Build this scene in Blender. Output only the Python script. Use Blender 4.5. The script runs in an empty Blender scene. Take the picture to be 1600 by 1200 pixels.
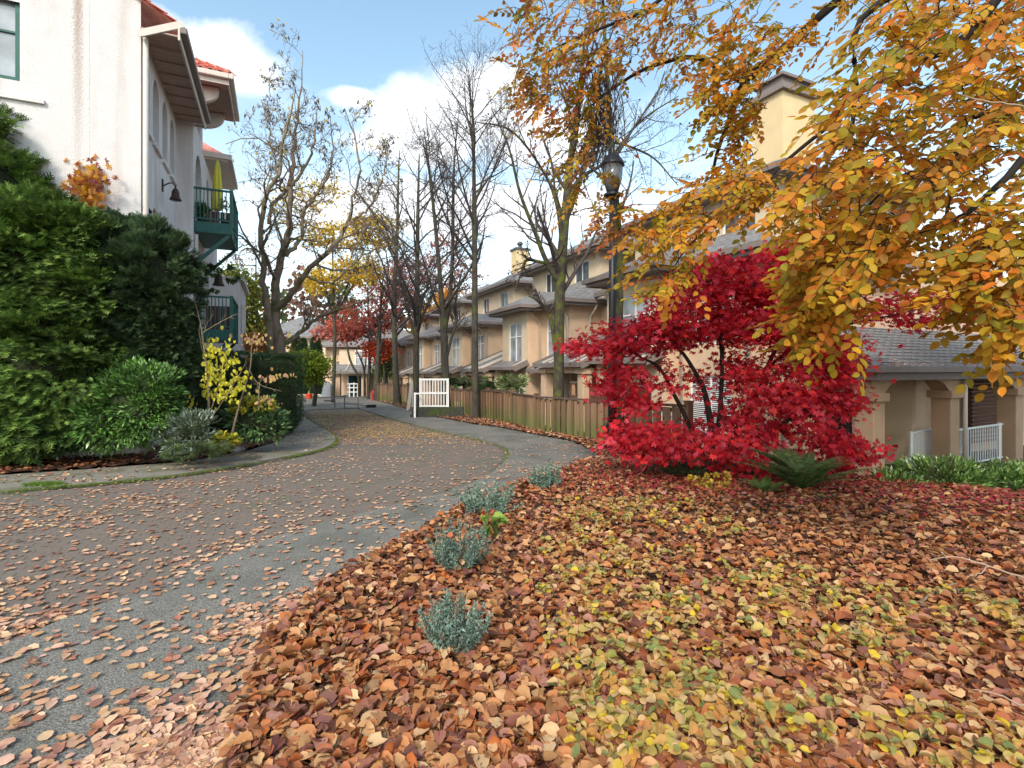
import bpy, math, random
import numpy as np
from mathutils import Vector, Matrix
from mathutils.geometry import tessellate_polygon
random.seed(7); rng = np.random.default_rng(7)
R = math.radians
SC = bpy.context.scene
COL = SC.collection
EYE, F, HZ, SLOPE = 1.6, 800.0, 575.0, 0.0225
# ------------------------------------------------------------------ camera
cam = bpy.data.cameras.new('camera'); camo = bpy.data.objects.new('camera', cam); COL.objects.link(camo)
camo.location = (0, 0, EYE); camo.rotation_euler = (R(90), 0, 0)
cam.lens = 18; cam.sensor_width = 36; cam.shift_y = -25/1600; cam.clip_start = .05; cam.clip_end = 3000
SC.camera = camo
# ------------------------------------------------------------------ world
SUN_EL, SUN_AZ = 40, 197          # azimuth from +Y clockwise: the sun stands behind the camera, a little to the left
w = bpy.data.worlds.new('World'); SC.world = w; w.use_nodes = True
nt = w.node_tree; nt.nodes.clear()
def N(nt, t, **k):
    n = nt.nodes.new(t)
    for a, b in k.items(): setattr(n, a, b)
    return n
out = N(nt, 'ShaderNodeOutputWorld'); bg = N(nt, 'ShaderNodeBackground'); nt.links.new(bg.outputs[0], out.inputs[0])
sky = N(nt, 'ShaderNodeTexSky', sky_type='NISHITA', sun_disc=False)
sky.sun_elevation = R(SUN_EL); sky.sun_rotation = R(SUN_AZ); sky.air_density = 1.0; sky.dust_density = 1.4; sky.ozone_density = 1.5
tc = N(nt, 'ShaderNodeTexCoord')
def vmath(nt, op, a, b=None):
    n = N(nt, 'ShaderNodeVectorMath', operation=op)
    nt.links.new(a, n.inputs[0])
    if b is not None: n.inputs[1].default_value = b
    return n
def math_(nt, op, a, b=None, c=None, clamp=False):
    n = N(nt, 'ShaderNodeMath', operation=op, use_clamp=clamp)
    for i, v in enumerate((a, b, c)):
        if v is None: continue
        if isinstance(v, (int, float)): n.inputs[i].default_value = v
        else: nt.links.new(v, n.inputs[i])
    return n.outputs[0]
D = tc.outputs['Generated']
nz = N(nt, 'ShaderNodeTexNoise'); nz.inputs['Scale'].default_value = 9; nz.inputs['Detail'].default_value = 9; nz.inputs['Roughness'].default_value = .58
nt.links.new(D, nz.inputs['Vector'])
st = vmath(nt, 'MULTIPLY', D, (1.0, 1.0, 2.6))
nz2 = N(nt, 'ShaderNodeTexNoise'); nz2.inputs['Scale'].default_value = 2.3; nz2.inputs['Detail'].default_value = 9; nz2.inputs['Roughness'].default_value = .55
nt.links.new(st.outputs[0], nz2.inputs['Vector'])
def puff(px, py, sx, sz):
    v = Vector(((px-800)/F, 1, (HZ-py)/F)).normalized()
    a = vmath(nt, 'SUBTRACT', D, tuple(v)); b = vmath(nt, 'MULTIPLY', a.outputs[0], (1/sx, 1/sx, 1/sz))
    l = N(nt, 'ShaderNodeVectorMath', operation='LENGTH'); nt.links.new(b.outputs[0], l.inputs[0])
    return math_(nt, 'SUBTRACT', 1.0, l.outputs['Value'])
m = None
for args in ((660, 200, .15, .085), (750, 172, .13, .08), (840, 215, .17, .07), (600, 225, .10, .03), (320, 85, .12, .05), (560, 155, .06, .02), (700, 330, .5, .07)):
    p = puff(*args); m = p if m is None else math_(nt, 'MAXIMUM', m, p)
m = math_(nt, 'ADD', m, math_(nt, 'MULTIPLY_ADD', nz.outputs[0], 1.5, -.80))
m = math_(nt, 'MULTIPLY', m, 2.4, clamp=True)
wis = math_(nt, 'MULTIPLY_ADD', nz2.outputs[0], 3.4, -1.75, clamp=True)
wis = math_(nt, 'MULTIPLY', wis, .7)
sep = N(nt, 'ShaderNodeSeparateXYZ'); nt.links.new(D, sep.inputs[0])
low = math_(nt, 'MULTIPLY_ADD', sep.outputs[2], -2.2, .95, clamp=True)      # pale haze low in the sky
low = math_(nt, 'MULTIPLY', low, .85)
fac = math_(nt, 'MAXIMUM', math_(nt, 'MAXIMUM', m, wis), low)
mx = N(nt, 'ShaderNodeMixRGB'); nt.links.new(fac, mx.inputs[0])
sg = N(nt, 'ShaderNodeMixRGB', blend_type='MULTIPLY'); sg.inputs[0].default_value = 1; sg.inputs[2].default_value = (2.35, 2.35, 1.95, 1)
nt.links.new(sky.outputs[0], sg.inputs[1]); nt.links.new(sg.outputs[0], mx.inputs[1]); mx.inputs[2].default_value = (8.2, 8.5, 8.9, 1)
nt.links.new(mx.outputs[0], bg.inputs[0]); bg.inputs[1].default_value = .115
sun = bpy.data.lights.new('sun', 'SUN'); suno = bpy.data.objects.new('sun', sun); COL.objects.link(suno)
sun.energy = 1.9; sun.angle = R(12); sun.color = (1, .93, .84)
az, el = R(SUN_AZ), R(SUN_EL)
sd = Vector((math.sin(az)*math.cos(el), math.cos(az)*math.cos(el), math.sin(el)))
suno.rotation_euler = sd.to_track_quat('Z', 'Y').to_euler()
SC.view_settings.view_transform = 'Standard'; SC.view_settings.look = 'None'; SC.view_settings.gamma = 1
SC.view_settings.exposure = .58; SC.view_settings.use_curve_mapping = False
SC.cycles.max_bounces = 6; SC.cycles.transparent_max_bounces = 8

# ------------------------------------------------------------------ coordinates
TH = math.atan(370/800); CS, SN = math.cos(TH), math.sin(TH)
def P(px, py, Y): return Vector(((px-800)/F*Y, Y, EYE-(py-HZ)/F*Y))
def G(px, py):
    Y = EYE/((py-HZ)/F-SLOPE); return ((px-800)/F*Y, Y)
def LS(L, s, z=None):
    x, y = L*CS-s*SN, L*SN+s*CS
    return (x, y) if z is None else Vector((x, y, z))
def toLS(x, y): return (x*CS+y*SN, -x*SN+y*CS)
def smooth(t): t = np.clip(t, 0, 1); return t*t*(3-2*t)
def H(X, Y):
    X = np.asarray(X, float); Y = np.asarray(Y, float)
    base = -SLOPE*np.clip(Y, -10, 55)
    L = X*CS+Y*SN; S = -X*SN+Y*CS
    Lc = 8.1+np.maximum(0, 6-S)*.4
    yard = -1.15-.02*np.clip(S-8, -3, 45)
    t = smooth((L-Lc)/1.2)
    return base*(1-t)+np.minimum(yard, base)*t
def inpoly(X, Y, poly):
    X = np.asarray(X); Y = np.asarray(Y); c = np.zeros(X.shape, bool); n = len(poly)
    for i in range(n):
        x0, y0 = poly[i]; x1, y1 = poly[(i+1) % n]
        if y0 == y1: continue
        k = ((y0 > Y) != (y1 > Y)) & (X < (x1-x0)*(Y-y0)/(y1-y0)+x0)
        c ^= k
    return c

# ------------------------------------------------------------------ objects
def tag(o, label=None, cat=None, group=None, kind=None):
    if label: o['label'] = label
    if cat: o['category'] = cat
    if group: o['group'] = group
    if kind: o['kind'] = kind
    return o
def thing(name, label, cat, loc, rz=0, group=None):
    o = bpy.data.objects.new(name, None); COL.objects.link(o); o.empty_display_size = .2
    o.location = loc; o.rotation_euler = (0, 0, rz)
    return tag(o, label, cat, group)
def link(name, me, parent=None, loc=(0, 0, 0), rot=(0, 0, 0), kind=None):
    o = bpy.data.objects.new(name, me); COL.objects.link(o); o.location = loc; o.rotation_euler = rot
    if parent is not None: o.parent = parent
    if kind: o['kind'] = kind
    return o
def mesh(name, V, Fc, mat, uv=None, smooth_=False):
    me = bpy.data.meshes.new(name); me.from_pydata([tuple(v) for v in V], [], [tuple(f) for f in Fc])
    if uv is not None:
        ul = me.uv_layers.new(name='UVMap'); i = 0
        for f in uv:
            for q in f: ul.data[i].uv = q; i += 1
    if mat: me.materials.append(mat)
    if smooth_: me.polygons.foreach_set('use_smooth', [True]*len(me.polygons))
    me.update(); return me
def npmesh(name, V, Fc, mat, col=None, smooth_=False):
    V = np.ascontiguousarray(V, dtype=np.float32); Fc = np.ascontiguousarray(Fc, dtype=np.int32); k = Fc.shape[1]
    me = bpy.data.meshes.new(name); me.vertices.add(len(V)); me.vertices.foreach_set('co', V.ravel())
    me.loops.add(Fc.size); me.loops.foreach_set('vertex_index', Fc.ravel())
    me.polygons.add(len(Fc)); me.polygons.foreach_set('loop_start', np.arange(0, Fc.size, k, dtype=np.int32))
    me.update(calc_edges=True)
    if col is not None:
        a = me.attributes.new('Col', 'FLOAT_COLOR', 'POINT')
        c = np.ones((len(V), 4), np.float32); c[:, :3] = col; a.data.foreach_set('color', c.ravel())
    if mat: me.materials.append(mat)
    if smooth_: me.polygons.foreach_set('use_smooth', [True]*len(me.polygons))
    elif k == 4: me.polygons.foreach_set('use_smooth', [False]*len(me.polygons))
    return me
class MB:
    def __init__(s): s.V = []; s.F = []; s.UV = []
    def box(s, a, b):
        (x0, y0, z0), (x1, y1, z1) = a, b; n = len(s.V)
        s.V += [(x0,y0,z0),(x1,y0,z0),(x1,y1,z0),(x0,y1,z0),(x0,y0,z1),(x1,y0,z1),(x1,y1,z1),(x0,y1,z1)]
        s.F += [tuple(n+i for i in f) for f in ((0,3,2,1),(4,5,6,7),(0,1,5,4),(1,2,6,5),(2,3,7,6),(3,0,4,7))]
        return s
    def bar(s, a, b, w, h=None, up=(0, 0, 1)):
        h = h or w; a = Vector(a); b = Vector(b); d = (b-a).normalized(); u = Vector(up)
        if abs(d.dot(u)) > .95: u = Vector((0, 1, 0))
        x = d.cross(u).normalized(); y = x.cross(d).normalized(); n = len(s.V)
        for p in (a, b):
            for i, j in ((-1,-1),(1,-1),(1,1),(-1,1)): s.V.append(tuple(p+x*i*w/2+y*j*h/2))
        s.F += [tuple(n+i for i in f) for f in ((0,1,2,3),(7,6,5,4),(0,4,5,1),(1,5,6,2),(2,6,7,3),(3,7,4,0))]
        return s
    def lathe(s, c, prof, k=16, axis=None):
        n = len(s.V); c = Vector(c)
        for r, z in prof:
            for i in range(k):
                a = 2*math.pi*i/k; s.V.append((c.x+r*math.cos(a), c.y+r*math.sin(a), c.z+z))
        for j in range(len(prof)-1):
            for i in range(k):
                s.F.append((n+j*k+i, n+j*k+(i+1)%k, n+(j+1)*k+(i+1)%k, n+(j+1)*k+i))
        s.F.append(tuple(n+i for i in range(k))[::-1]); s.F.append(tuple(n+(len(prof)-1)*k+i for i in range(k)))
        return s
    def tube(s, pts, r, k=8):
        pts = [Vector(p) for p in pts]; n = len(s.V); rr = r if isinstance(r, (list, tuple)) else [r]*len(pts)
        for i, p in enumerate(pts):
            d = (pts[min(i+1, len(pts)-1)]-pts[max(i-1, 0)]).normalized()
            u = Vector((0, 0, 1)) if abs(d.z) < .9 else Vector((0, 1, 0)); x = d.cross(u).normalized(); y = x.cross(d)
            for j in range(k):
                a = 2*math.pi*j/k; s.V.append(tuple(p+x*rr[i]*math.cos(a)+y*rr[i]*math.sin(a)))
        for i in range(len(pts)-1):
            for j in range(k): s.F.append((n+i*k+j, n+i*k+(j+1)%k, n+(i+1)*k+(j+1)%k, n+(i+1)*k+j))
        s.F.append(tuple(n+j for j in range(k))[::-1]); s.F.append(tuple(n+(len(pts)-1)*k+j for j in range(k)))
        return s
    def build(s, name, mat, parent=None, loc=(0, 0, 0), smooth_=False, kind=None, bevel=0):
        V = [(v[0]-loc[0], v[1]-loc[1], v[2]-loc[2]) for v in s.V] if parent is None else s.V
        o = link(name, mesh(name, V, s.F, mat, smooth_=smooth_), parent, loc if parent is None else (0,0,0), kind=kind)
        if bevel:
            b = o.modifiers.new('bevel', 'BEVEL'); b.width = bevel; b.segments = 2; b.limit_method = 'ANGLE'
        return o
def copy_tree(o, parent=None):
    c = o.copy(); COL.objects.link(c); c.parent = parent
    for ch in list(o.children): copy_tree(ch, c)
    return c

# ------------------------------------------------------------------ materials
def mat(name, col, rough=.8, var=.15, scale=6, bump=0, bscale=40, col2=None, attr=False, trans=0, metal=0, spec=.3, coord='Object', stretch=(1, 1, 1), detail=6):
    m = bpy.data.materials.new(name); m.use_nodes = True; nt = m.node_tree
    b = nt.nodes['Principled BSDF']; b.inputs['Roughness'].default_value = rough; b.inputs['Metallic'].default_value = metal
    b.inputs['Specular IOR Level'].default_value = spec
    tc = N(nt, 'ShaderNodeTexCoord'); mp = N(nt, 'ShaderNodeMapping'); mp.inputs['Scale'].default_value = stretch
    nt.links.new(tc.outputs[coord], mp.inputs[0])
    nz = N(nt, 'ShaderNodeTexNoise'); nz.inputs['Scale'].default_value = scale; nz.inputs['Detail'].default_value = detail; nt.links.new(mp.outputs[0], nz.inputs['Vector'])
    mx = N(nt, 'ShaderNodeMixRGB')
    if attr:
        at = N(nt, 'ShaderNodeAttribute', attribute_name='Col')
        hs = N(nt, 'ShaderNodeHueSaturation'); nt.links.new(at.outputs['Color'], hs.inputs['Color'])
        nt.links.new(math_(nt, 'MULTIPLY_ADD', nz.outputs[0], var*2, 1-var), hs.inputs['Value']); c = hs.outputs[0]
    else:
        cr = N(nt, 'ShaderNodeValToRGB'); nt.links.new(nz.outputs[0], cr.inputs[0])
        c2 = col2 or tuple(min(1, v*(1+var)) for v in col); c1 = col if col2 else tuple(v*(1-var) for v in col)
        cr.color_ramp.elements[0].color = (*c1, 1); cr.color_ramp.elements[1].color = (*c2, 1)
        cr.color_ramp.elements[0].position = .3; cr.color_ramp.elements[1].position = .7; c = cr.outputs[0]
    nt.links.new(c, b.inputs['Base Color'])
    if bump:
        n2 = N(nt, 'ShaderNodeTexNoise'); n2.inputs['Scale'].default_value = bscale; n2.inputs['Detail'].default_value = 4; nt.links.new(mp.outputs[0], n2.inputs['Vector'])
        bp = N(nt, 'ShaderNodeBump'); bp.inputs['Strength'].default_value = bump; bp.inputs['Distance'].default_value = .02
        nt.links.new(n2.outputs[0], bp.inputs['Height']); nt.links.new(bp.outputs[0], b.inputs['Normal'])
    if trans:
        tr = N(nt, 'ShaderNodeBsdfTranslucent'); nt.links.new(c, tr.inputs[0]); ms = N(nt, 'ShaderNodeMixShader'); ms.inputs[0].default_value = trans
        o = nt.nodes['Material Output']; nt.links.new(b.outputs[0], ms.inputs[1]); nt.links.new(tr.outputs[0], ms.inputs[2]); nt.links.new(ms.outputs[0], o.inputs[0])
    m['c'] = True
    return m
def overlay(m, col, scale, lo, hi, stretch=(1, 1, 1), zfade=None, coord='Object'):
    """patches of a second colour (moss, stain) laid over the base colour"""
    nt = m.node_tree; b = nt.nodes['Principled BSDF']; src = b.inputs['Base Color'].links[0].from_socket
    tc = N(nt, 'ShaderNodeTexCoord'); mp = N(nt, 'ShaderNodeMapping'); mp.inputs['Scale'].default_value = stretch; nt.links.new(tc.outputs[coord], mp.inputs[0])
    nz = N(nt, 'ShaderNodeTexNoise'); nz.inputs['Scale'].default_value = scale; nz.inputs['Detail'].default_value = 6; nt.links.new(mp.outputs[0], nz.inputs['Vector'])
    f = math_(nt, 'DIVIDE', math_(nt, 'SUBTRACT', nz.outputs[0], lo), hi-lo, clamp=True)
    if zfade:
        sp = N(nt, 'ShaderNodeSeparateXYZ'); nt.links.new(tc.outputs[coord], sp.inputs[0])
        f = math_(nt, 'MULTIPLY', f, math_(nt, 'DIVIDE', math_(nt, 'SUBTRACT', zfade[1], sp.outputs[2]), zfade[1]-zfade[0], clamp=True))
    mx = N(nt, 'ShaderNodeMixRGB'); nt.links.new(f, mx.inputs[0]); nt.links.new(src, mx.inputs[1]); mx.inputs[2].default_value = (*col, 1)
    nt.links.new(mx.outputs[0], b.inputs['Base Color']); return m
M = {}
M['soil'] = mat('soil', (.045, .03, .02), .95, .4, 8, .6, 30)
M['mulch'] = mat('mulch', (.05, .028, .018), .95, .5, 30, 1, 90, col2=(.13, .065, .04))
M['agg'] = mat('aggregate concrete', (.09, .083, .072), .85, .5, 80, .6, 100, col2=(.29, .275, .245), detail=2)
overlay(M['agg'], (.10, .105, .085), 1.3, .45, .75)
M['agg_left'] = mat('weathered concrete', (.17, .155, .13), .9, .5, 120, .4, 190, col2=(.28, .26, .22), detail=3)
overlay(M['agg_left'], (.11, .12, .06), 2.0, .5, .72)
M['mortar'] = mat('sand joint', (.105, .09, .072), .95, .3, 20, .4, 80)
overlay(M['mortar'], (.10, .115, .05), 2.0, .5, .66)
M['brick'] = mat('clay paver', (.15, .11, .095), .88, .18, 12, .3, 120, attr=True)
overlay(M['brick'], (.155, .135, .115), .7, .30, .62, coord='Object')
overlay(M['brick'], (.125, .125, .085), 1.6, .55, .75, coord='Object')
M['bricksheet'] = mat('worn pavers', (.15, .13, .11), .9, .25, 3, .3, 60, col2=(.19, .165, .135))
M['tan'] = mat('tan stucco', (.66, .47, .33), .92, .08, 2.5, .35, 130)
overlay(M['tan'], (.54, .38, .25), 1.1, .5, .75, (1, 1, .3))
M['tan_pale'] = mat('pale stucco', (.66, .53, .38), .92, .07, 2, .35, 130)
M['yellow'] = mat('chimney stucco', (.70, .54, .31), .92, .05, 2, .3, 130)
M['white'] = mat('white stucco', (.72, .685, .67), .93, .04, 3, .9, 45)
overlay(M['white'], (.54, .47, .44), 1.4, .5, .78, (1.6, 1.6, .16))
M['soffit'] = mat('soffit boards', (.42, .31, .27), .8, .08, 4, .1)
M['trim'] = mat('taupe trim', (.22, .18, .165), .6, .08, 5)
M['trim_cream'] = mat('cream trim', (.62, .56, .50), .6, .05, 5)
M['wpaint'] = mat('white paint', (.80, .80, .80), .45, .05, 12)
M['green'] = mat('green paint', (.02, .105, .085), .45, .15, 8)
M['glass'] = mat('window glass', (.07, .085, .10), .06, .3, 1.2, spec=.9)
M['glass_pale'] = mat('curtained glass', (.30, .33, .36), .08, .3, 2.2, spec=.9)
M['glass_brown'] = mat('bronze tinted glass', (.13, .10, .09), .12, .3, 1.5, spec=.7)
M['smoked'] = mat('smoked glass', (.09, .09, .09), .15, .3, 3, spec=.7)
M['tan_shaded'] = mat('shaded tan stucco', (.47, .32, .21), .92, .08, 2.5, .35, 130)  # tan stucco with the shade under the porch put into its colour
M['door'] = mat('teal door', (.012, .05, .055), .5, .1)
M['dark'] = mat('dark interior', (.02, .017, .016), .9, .2)
M['woodred'] = mat('stained cedar', (.12, .05, .035), .75, .25, 9, .2, 60, stretch=(1, 1, .15))
M['fence'] = mat('fence board', (.19, .105, .065), .85, .3, 9, .3, 60, col2=(.30, .18, .11), stretch=(1, 1, .12))
overlay(M['fence'], (.13, .165, .045), 2.2, .22, .5, zfade=(.0, .85))
_n = M['fence'].node_tree; _b = _n.nodes['Principled BSDF']; _s = _b.inputs['Base Color'].links[0].from_socket
_oi = N(_n, 'ShaderNodeObjectInfo'); _hs = N(_n, 'ShaderNodeHueSaturation'); _n.links.new(_s, _hs.inputs['Color']); _n.links.new(math_(_n, 'MULTIPLY_ADD', _oi.outputs['Random'], .65, .62), _hs.inputs['Value']); _n.links.new(_hs.outputs[0], _b.inputs['Base Color'])
M['fencecap'] = mat('fence cap', (.10, .07, .055), .9, .3, 14)
M['bark'] = mat('bark', (.032, .027, .023), .95, .3, 14, .9, 45, col2=(.085, .074, .064), stretch=(1, 1, .25))
overlay(M['bark'], (.075, .08, .03), 3.6, .5, .66)
M['bark_moss'] = mat('mossy bark', (.032, .027, .022), .95, .3, 14, 1, 40, col2=(.075, .062, .05), stretch=(1, 1, .25))
overlay(M['bark_moss'], (.09, .105, .02), 5.5, .46, .62)
M['bark_warm'] = mat('brown bark', (.15, .11, .08), .95, .3, 10, .8, 40, col2=(.30, .23, .165), stretch=(1, 1, .25))
overlay(M['bark_warm'], (.11, .115, .045), 3.4, .5, .68)
M['twig'] = mat('bare twig', (.075, .06, .055), .9, .2, 5)
M['twig_dark'] = mat('dark twig', (.022, .017, .015), .9, .2, 5)
M['leaf'] = mat('thin leaf', (1, 1, 1), .55, .22, 25, attr=True, trans=.5, spec=.3)
M['dry'] = mat('fallen leaf', (1, 1, 1), .62, .22, 60, attr=True, trans=.1, spec=.35)
M['needle'] = mat('evergreen needle', (1, 1, 1), .6, .25, 10, attr=True, trans=.15, spec=.3)
M['gloss'] = mat('laurel leaf', (1, 1, 1), .3, .2, 15, attr=True, trans=.12, spec=.6)
M['black'] = mat('black lamp paint', (.012, .013, .016), .4, .2, 10)
M['bronze'] = mat('bronze', (.06, .035, .028), .5, .3, 20, metal=.4)
M['red'] = mat('hydrant red', (.42, .03, .035), .5, .15, 20)
M['orange_plastic'] = mat('red plastic', (.65, .06, .02), .5, .1)
M['stone'] = mat('grey stone', (.26, .25, .27), .9, .3, 9, .8, 20)
M['concrete'] = mat('dark concrete', (.05, .05, .045), .95, .3, 6, .5, 30)
overlay(M['concrete'], (.05, .07, .02), 3, .45, .65)
M['umbrella'] = mat('yellow canvas', (.72, .64, .08), .8, .1, 10, trans=.2)
M['tile'] = mat('clay tile', (.55, .16, .12), .75, .2, 6, col2=(.74, .34, .28))
M['metal'] = mat('grey metal', (.12, .12, .12), .5, .2, 10, metal=.5)
M['cloud_leafless'] = M['twig']
def shingle_mat():
    m = bpy.data.materials.new('asphalt shingles'); m.use_nodes = True; nt = m.node_tree; b = nt.nodes['Principled BSDF']; b.inputs['Roughness'].default_value = .9
    b.inputs['Specular IOR Level'].default_value = .25
    uv = N(nt, 'ShaderNodeUVMap'); br = N(nt, 'ShaderNodeTexBrick'); nt.links.new(uv.outputs[0], br.inputs['Vector'])
    br.inputs['Scale'].default_value = 1; br.inputs['Brick Width'].default_value = .32; br.inputs['Row Height'].default_value = .15; br.inputs['Mortar Size'].default_value = .011; br.inputs['Mortar Smooth'].default_value = .3
    br.inputs['Color1'].default_value = (.27, .26, .255, 1); br.inputs['Color2'].default_value = (.19, .182, .18, 1); br.inputs['Mortar'].default_value = (.05, .048, .05, 1)
    nz = N(nt, 'ShaderNodeTexNoise'); nz.inputs['Scale'].default_value = 5; nz.inputs['Detail'].default_value = 6; nt.links.new(uv.outputs[0], nz.inputs['Vector'])
    hs = N(nt, 'ShaderNodeHueSaturation'); nt.links.new(br.outputs[0], hs.inputs['Color']); nt.links.new(math_(nt, 'MULTIPLY_ADD', nz.outputs[0], .8, .62), hs.inputs['Value']); nt.links.new(hs.outputs[0], b.inputs['Base Color'])
    sp = N(nt, 'ShaderNodeSeparateXYZ'); nt.links.new(uv.outputs[0], sp.inputs[0])
    saw = math_(nt, 'FRACT', math_(nt, 'DIVIDE', sp.outputs[1], .15)); h = math_(nt, 'SUBTRACT', 1.0, saw)
    bp = N(nt, 'ShaderNodeBump'); bp.inputs['Strength'].default_value = .9; bp.inputs['Distance'].default_value = .02; nt.links.new(h, bp.inputs['Height']); nt.links.new(bp.outputs[0], b.inputs['Normal'])
    return m
M['shingle'] = shingle_mat()
M['shingle_solid'] = mat('shingle tab', (.13, .125, .125), .9, .3, 14, .5, 120, col2=(.25, .24, .235))
overlay(M['shingle_solid'], (.17, .18, .19), 2.2, .5, .7)

# ------------------------------------------------------------------ leaf instancing
def tmpl(V, Fc): return (np.array(V, float), np.array(Fc, int))
def oval(curl=0., fold=.10, w=.38, droop=0.):
    xs = [(0, 0), (.13, .68), (.42, 1), (.78, .78), (1, 0)]
    V = [(0, 0, 0)]; 
    for x, k in xs[1:-1]: V += [(x, w*k, fold*k+curl*math.sin(x*3)), (x, 0, -droop*x*x), (x, -w*k, fold*k-curl*math.sin(x*3))]
    V.append((1.05, 0, -droop))
    Fc = [(0, 2, 1), (0, 3, 2), (1, 2, 5), (1, 5, 4), (2, 3, 6), (2, 6, 5), (4, 5, 8), (4, 8, 7), (5, 6, 9), (5, 9, 8), (7, 8, 10), (8, 9, 10)]
    V = np.array(V); V[:, 0] -= .5
    return tmpl(V, Fc)
def torn(seed, fold=.15, w=.38):
    r = random.Random(seed); n = 12; V = [(0, 0, -.03)]
    for i in range(n):
        a = 2*math.pi*i/n; rr = (.52 if i % (n//2) else .6)*r.uniform(.72, 1.08); V.append((rr*math.cos(a), rr*math.sin(a)*w/.42*.85, fold*abs(math.sin(a))+r.uniform(-.09, .09)))
    return tmpl(V, [(0, i+1, (i+1) % n+1) for i in range(n)])
OV = [oval(), oval(.12, .16, .36, .1), oval(-.10, .22, .34, .22), oval(.05, -.16, .40, -.12), torn(1), torn(2, .3, .34), torn(3, -.12, .42), oval(.2, .34, .28, .3)]
def oval_lite(w=.38, f=.1): return tmpl([(-.5, 0, 0), (-.1, w, f), (-.1, -w, f), (.55, 0, 0), (.28, w*.75, f), (.28, -w*.75, f)], [(0, 2, 1), (1, 2, 5), (1, 5, 4), (4, 5, 3)])
OVL = [oval_lite(), oval_lite(.32, .2), oval_lite(.4, -.12)]
LANCE = [tmpl([(0, 0, 0), (.45, .17, .05), (.45, -.17, .05), (1, 0, -.08)], [(0, 2, 1), (1, 2, 3)])]
OVF = [oval(0, .05, .40), oval(.05, .09, .38, .05), oval(-.04, .12, .36, .10), torn(5, .06, .4), torn(6, .12, .42), oval(0, -.06, .42)]
def palm(n=7, hw=.17):
    V = [(0, 0, 0)]; Fc = []
    for i in range(n):
        a = R(-125+250*i/(n-1)); l = 1-.35*abs(i-(n-1)/2)/((n-1)/2)
        d = np.array((math.cos(a), math.sin(a))); p = np.array((-d[1], d[0])); k = len(V)
        V += [(*(d*.45*l+p*hw), .05), (*(d*.45*l-p*hw), .05), (*(d*l), -.10)]
        Fc += [(0, k+1, k), (k, k+1, k+2)]
    return tmpl(V, Fc)
PALM = [palm(), palm(5, .2)]
def fan(n=6, spread=55, hw=.035, seed=1):
    r = random.Random(seed); V = []; Fc = []
    for i in range(n):
        a = R(-spread+2*spread*i/(n-1)); b = r.uniform(-.35, .5); d = Vector((math.cos(a), math.sin(a), b)).normalized()*r.uniform(.7, 1); p = Vector((-math.sin(a), math.cos(a), 0))*hw; k = len(V)
        V += [tuple(p), tuple(-p), tuple(d)]; Fc.append((k, k+1, k+2))
    return tmpl(V, Fc)
FAN = [fan(6, 60, .05, 1), fan(7, 75, .045, 2)]
FEATHER = []
for sd_ in (1, 2):
    rr = random.Random(sd_); V = []; Fc = []
    for i in range(9):
        x = .08+i*.1; sgn = 1 if i % 2 else -1; l = .34*(1-abs(x-.4)); k = len(V)
        V += [(x-.08, 0, 0), (x+.10, 0, 0), (x+.22, sgn*l*1.15, rr.uniform(-.08, .14))]; Fc.append((k, k+1, k+2))
    V += [(0, .012, 0), (0, -.012, 0), (1, 0, -.05)]; k = len(V)-3; Fc.append((k, k+1, k+2)); FEATHER.append(tmpl(V, Fc))
def unit(a): return a/np.maximum(np.linalg.norm(a, axis=1, keepdims=True), 1e-9)
def frames(dirx, nrm):
    x = unit(dirx); z = nrm-(nrm*x).sum(1, keepdims=True)*x; z = unit(z+1e-6); y = np.cross(z, x); return x, y, z
def leaves(name, tm, pos, dirx, nrm, size, col, material, parent=None, origin=(0, 0, 0), kind=None, jit=.12):
    pos = np.asarray(pos, float)-np.array(origin, float); n = len(pos)
    x, y, z = frames(np.asarray(dirx, float), np.asarray(nrm, float)); size = np.broadcast_to(size, (n,)).reshape(-1, 1)
    which = rng.integers(0, len(tm), n); VV = []; FF = []; CC = []; base = 0; col = np.asarray(col, float)
    col = np.clip(col*(1+rng.uniform(-jit, jit, (n, 1))), 0, 1)
    for t, (tv, tf) in enumerate(tm):
        k = np.where(which == t)[0]
        if len(k) == 0: continue
        v = pos[k, None, :]+size[k, None, :]*(x[k, None, :]*tv[None, :, 0:1]+y[k, None, :]*tv[None, :, 1:2]+z[k, None, :]*tv[None, :, 2:3])
        f = tf[None]+(np.arange(len(k))*len(tv))[:, None, None]+base
        VV.append(v.reshape(-1, 3)); FF.append(f.reshape(-1, 3)); CC.append(np.repeat(col[k], len(tv), 0)); base += len(k)*len(tv)
    me = npmesh(name, np.concatenate(VV), np.concatenate(FF), material, np.concatenate(CC))
    return link(name, me, parent, (0, 0, 0) if parent is not None else origin, kind=kind)
def pick(cols, n, w=None):
    cols = np.array(cols, float); i = rng.choice(len(cols), n, p=None if w is None else np.array(w)/sum(w)); j = rng.choice(len(cols), n, p=None if w is None else np.array(w)/sum(w))
    t = rng.uniform(0, .35, (n, 1)); return cols[i]*(1-t)+cols[j]*t
def rsph(n): return unit(rng.normal(size=(n, 3)))

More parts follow.
